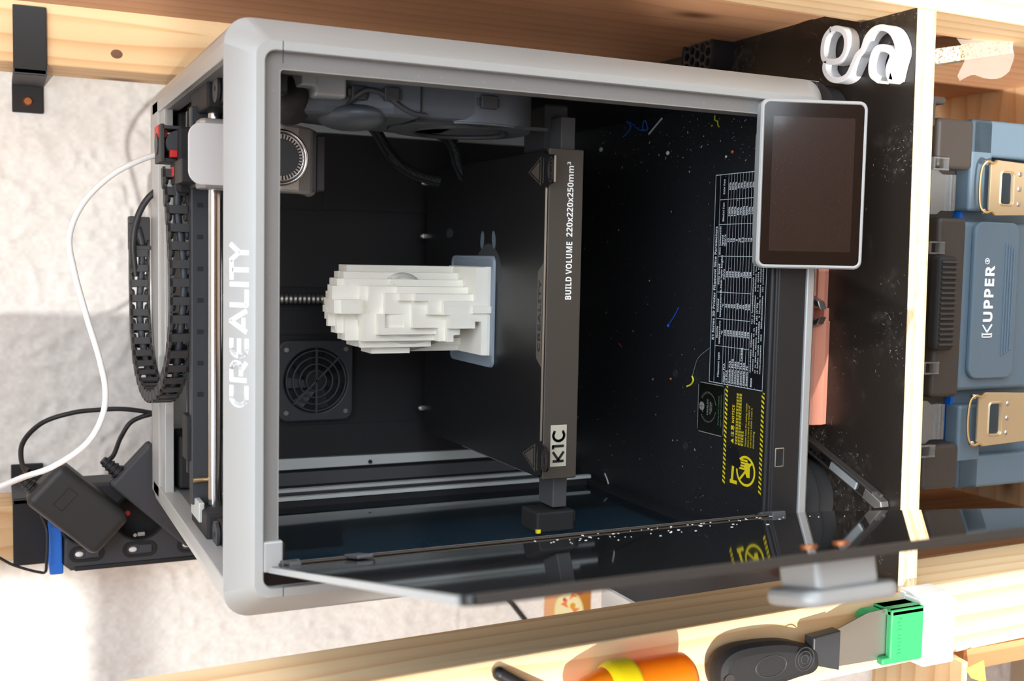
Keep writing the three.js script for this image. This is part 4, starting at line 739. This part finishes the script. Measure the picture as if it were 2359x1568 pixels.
{
  const A = V(-104, 0, -56), d = V(-.36, 0, .93).normalize(), e3 = V().crossVectors(d, V(0, 1, 0)), at = (g) => inFrame(g, A.toArray(), d.toArray(), [0, 1, 0], e3.toArray());
  const t = thing('craft_knife', 'dark slim snap-off knife lying across the shelf beside the open door', 'knife', [-120, 0, -16]);
  part(t, 'body', [at(bx(-40, 84, .2, 3.4, -5.4, 5.4, 1)), at(bx(-40, 80, 3, 8.4, -5.6, -3.6, .8)), at(bx(-40, 80, 3, 6.4, 4, 5.6, .6))], M.boxBlk, { label: 'dark channelled body' });
  part(t, 'slider', at(bx(30, 62, 3.2, 7.4, -2.4, 4.2, 1)), M.doorEdge, { label: 'pale grey slider' });
  const n = []; for (let i = 0; i < 12; i++) n.push(at(bx(-36 + i * 5, -34.4 + i * 5, 3.2, 4.6, 2, 4)));
  part(t, 'ratchet', n, M.blackIn);
  part(t, 'tip', [at(prism('y', [[72, -4.4], [90, -3.4], [92, 0], [86, 4.6], [72, 4.4]], .4, 8.6, { bevel: .8 }))], M.steel, { label: 'bright metal tip' });
}
{
  const t = thing('honeycomb_cup', 'black round cup with a honeycomb lid at the rear right of the shelf', 'cup', [228, 0, -204]);
  const hexes = []; for (let q = -3; q <= 3; q++) for (let r = -3; r <= 3; r++) { const x = 9.4 * (q + r / 2), z = 8.14 * r; if (Math.hypot(x, z) < 19) hexes.push(Array.from({ length: 6 }, (_, i) => [228 + x + 4.3 * Math.cos(-i * 1.0472 + .5236), -204 + z + 4.3 * Math.sin(-i * 1.0472 + .5236)])); }
  part(t, 'cup_wall', new THREE.LatheGeometry([[21, 0], [24, 0], [24, 20], [25, 22], [24, 24], [22.6, 24], [22.6, 2], [0, 2]].map((p) => new THREE.Vector2(...p)), 48).translate(228, 0, -204), M.blackMatte);
  part(t, 'honeycomb_lid', prism('y', arcPts(228, -204, 23, 23, 0, 354, 40), 21, 23.4, { holes: hexes }), M.plasticDk);
}

// ---------------------------------------------------------------- hung on the left post, in the sun
{
  const t = thing('scraper', 'black handled steel scraper hanging in the green holder on the left post', 'scraper', [-222, 30, 60]);
  const H = (pts, z0, z1, b) => prism('z', pts, z0, z1, { bevel: b, seg: 8 });
  part(t, 'handle', [H(new THREE.CatmullRomCurve3([[-232.8,176.8],[-221.8,176.6],[-215.1,171.7],[-211.3,163.1],[-210.4,143.7],[-212.4,121.8],[-216.6,106.7],[-221.2,95.2],[-227.7,92.6],[-233.7,93.0],[-237.7,97.4],[-239.3,109.3],[-241.3,124.1],[-244.6,142.1],[-246.3,159.9],[-242.9,172.3]].map(([x, y]) => V(x, y, 0)), true).getPoints(70).slice(0, -1).map((p) => [p.x, p.y]), 50, 68, 6)], M.blackMatte, { label: 'black rubber handle' });
  part(t, 'hang_hole', [disc([-230.5, 170, 68.2], 'z', 0, 4, .6, 28)], M.boxBlk);
  part(t, 'collar', [H([[-213, 98], [-232, 98], [-239, 74], [-211, 74]].reverse(), 55, 65, 1.2)], M.plasticDk);
  for (const r of [3, 5.5, 8]) part(t, 'thumb_ring', ring([-225, 108, 68], 'z', r, .5, 36), M.plasticDk);
  part(t, 'thumb_ring', ring([-226, 136, 68], 'z', 9, .5, 36).translate(226, -136, 0).scale(.8, 1.4, 1).translate(-226, 136, 0), M.plasticDk);
  part(t, 'blade', H([[-212, 76], [-238, 76], [-238.6, 20], [-201.6, 20], [-203, 46]].reverse(), 59.6, 60.6, .2), M.steel, { label: 'trapezoid steel blade' });
}
{
  const t = thing('scraper_holder', 'green plastic holder gripping the scraper blade above the white bracket', 'holder', [-222, -4, 55]);
  part(t, 'front', [bx(-241, -202, -2, 29, 60.8, 66, 1.4), bx(-241, -202, -2, 29, 47, 58, 1.4), bx(-206.6, -202, -2, 29, 47, 66, 1)], M.green, { label: 'green front plate' });
  part(t, 'catch', bx(-241, -236, 27, 36, 60, 66, 1.4), M.green);
  part(t, 'filler', [bx(-240, -203, -1, 19.6, 57, 62)], M.green);
  part(t, 'jaw_plate', bx(-240.4, -203, 10, 28.4, 57.6, 59.4), M.green); part(t, 'jaw_plate', bx(-240.4, -203, 10, 28.4, 60.8, 62.4), M.green);
  part(t, 'hook', [prism('z', [[-204, 29], [-204, 40], [-206, 45], [-210, 46], [-210, 43], [-207.4, 40], [-207.4, 29]], 47, 58, { bevel: .8 })], M.green);
  part(t, 'embossed_mark', Array.from({ length: 10 }, (_, i) => bx(-234.6 + i * 2.6 - (i > 5 ? -1.6 : 0), -233.4 + i * 2.6 - (i > 5 ? -1.6 : 0), 19 + (i % 3) * .6, 23 - (i % 2) * .8, 65.8, 66.4, .2)), M.green, { label: 'faint raised marks' });
}
{
  const t = thing('post_bracket', 'plain white plastic bracket screwed to the left post', 'bracket', [-222, -36, 52]);
  part(t, 'block', [bx(-248, -199, -34, -3, 45, 66, 2), bx(-246, -198, -34, -3, 39, 46, 1)], M.white, { label: 'white block' });
  part(t, 'cap', bx(-199.4, -196, -33, -4, 40, 60, 1), M.white);
}
{
  const t = thing('glue_stick', 'orange glue bottle with a yellow collar hanging on the left post', 'bottle', [-226, 196, 62]);
  const ax = -222, az = 72, L = (pts) => new THREE.LatheGeometry(pts.map((p) => new THREE.Vector2(...p)), 44).translate(ax, 0, az);
  part(t, 'barrel', L([[0, 206], [14, 206], [16.4, 209], [16.6, 214], [16.6, 248], [15.6, 251], [15.6, 258], [14, 268], [10, 280], [6, 288], [0, 290]]), M.orange, { label: 'orange barrel and cone' });
  part(t, 'cap', L([[15.8, 247], [18.2, 247.6], [18.6, 250], [18.4, 260], [16.8, 264], [14.6, 266]]), M.yellow, { label: 'yellow collar' });
}
single('black_pen', 'black pen tip hanging on the left post above the orange bottle', 'pen', [cyl([-206, 331, 58], [-228, 296, 62], 4.2, 20), ball([-206, 331, 58], 4.2)], M.cableBlk);
single('paper_scrap', 'small yellow paper corner at the bottom left', 'paper', prism('z', [[-262, -62], [-270, -68], [-276, -84], [-258, -80]], 52, 53), std({ color: hex(0xffe860), roughness: .8 }));

// ---------------------------------------------------------------- left of the rack, by the wall
{
  const t = thing('grey_case', 'flat grey metal case with a pale top standing left of the rack', 'case', [-262, -180, -110]);
  const X1 = -226, Y1 = 148;
  part(t, 'case_body', bx(-300, X1, -180, Y1 - 1, -137, -84, 1.4), M.paleBox, { label: 'grey case body' });
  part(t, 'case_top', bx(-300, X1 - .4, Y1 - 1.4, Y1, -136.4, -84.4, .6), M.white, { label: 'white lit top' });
  part(t, 'edge_line', [bx(X1 - 2, X1 + .3, Y1 - 1.6, Y1 + .3, -137, -84), bx(X1 - 2, X1 + .3, -180, Y1, -84.6, -83.6)], M.silverIn);
}
{
  const t = thing('wall_card', 'orange picture card with a cream oval and orange leaves on the wall', 'picture card', [-372, -50, WZ]);
  const g = new THREE.PlaneGeometry(64, 62).translate(-372, -8, WZ + 1.3);
  part(t, 'card', bx(-404, -340, -39, 23, WZ, WZ + 1.2), M.chip);
  part(t, 'picture', g, canvasMat(512, 496, (x, W, H) => {
    x.fillStyle = '#e0a878'; x.fillRect(0, 0, W, H); x.fillStyle = '#b77a2c'; x.fillRect(0, H * .55, W, H * .45);
    x.fillStyle = '#ece4b4'; x.beginPath(); x.ellipse(250, 260, 150, 200, 1.3, 0, 7); x.fill(); x.strokeStyle = '#d8cf86'; x.lineWidth = 14; x.stroke();
    x.fillStyle = '#e8874a'; for (const [a, b, r] of [[330, 220, 0], [250, 330, .6], [400, 300, 1.4]]) { x.save(); x.translate(a, b); x.rotate(r); x.beginPath(); x.moveTo(0, -50); x.lineTo(46, 30); x.lineTo(0, 14); x.lineTo(-46, 34); x.fill(); x.restore(); }
    x.fillStyle = '#d8a028'; x.beginPath(); x.arc(300, 300, 30, 0, 7); x.fill(); x.fillStyle = '#c0484a'; x.beginPath(); x.arc(372, 210, 18, 0, 7); x.arc(430, 380, 30, 0, 7); x.fill();
  }), { uv: 'keep', label: 'printed oval picture' });
}
single('wall_cable', 'straight black cable running down the white wall behind the left post', 'cable', cyl([-285, 121, WZ + 3], [-420, 13, WZ + 3], 2.6, 14), M.cableBlk);

scene.traverse((o) => { if (o.isMesh) o.castShadow = o.receiveShadow = true; });
renderer.render(scene, camera);
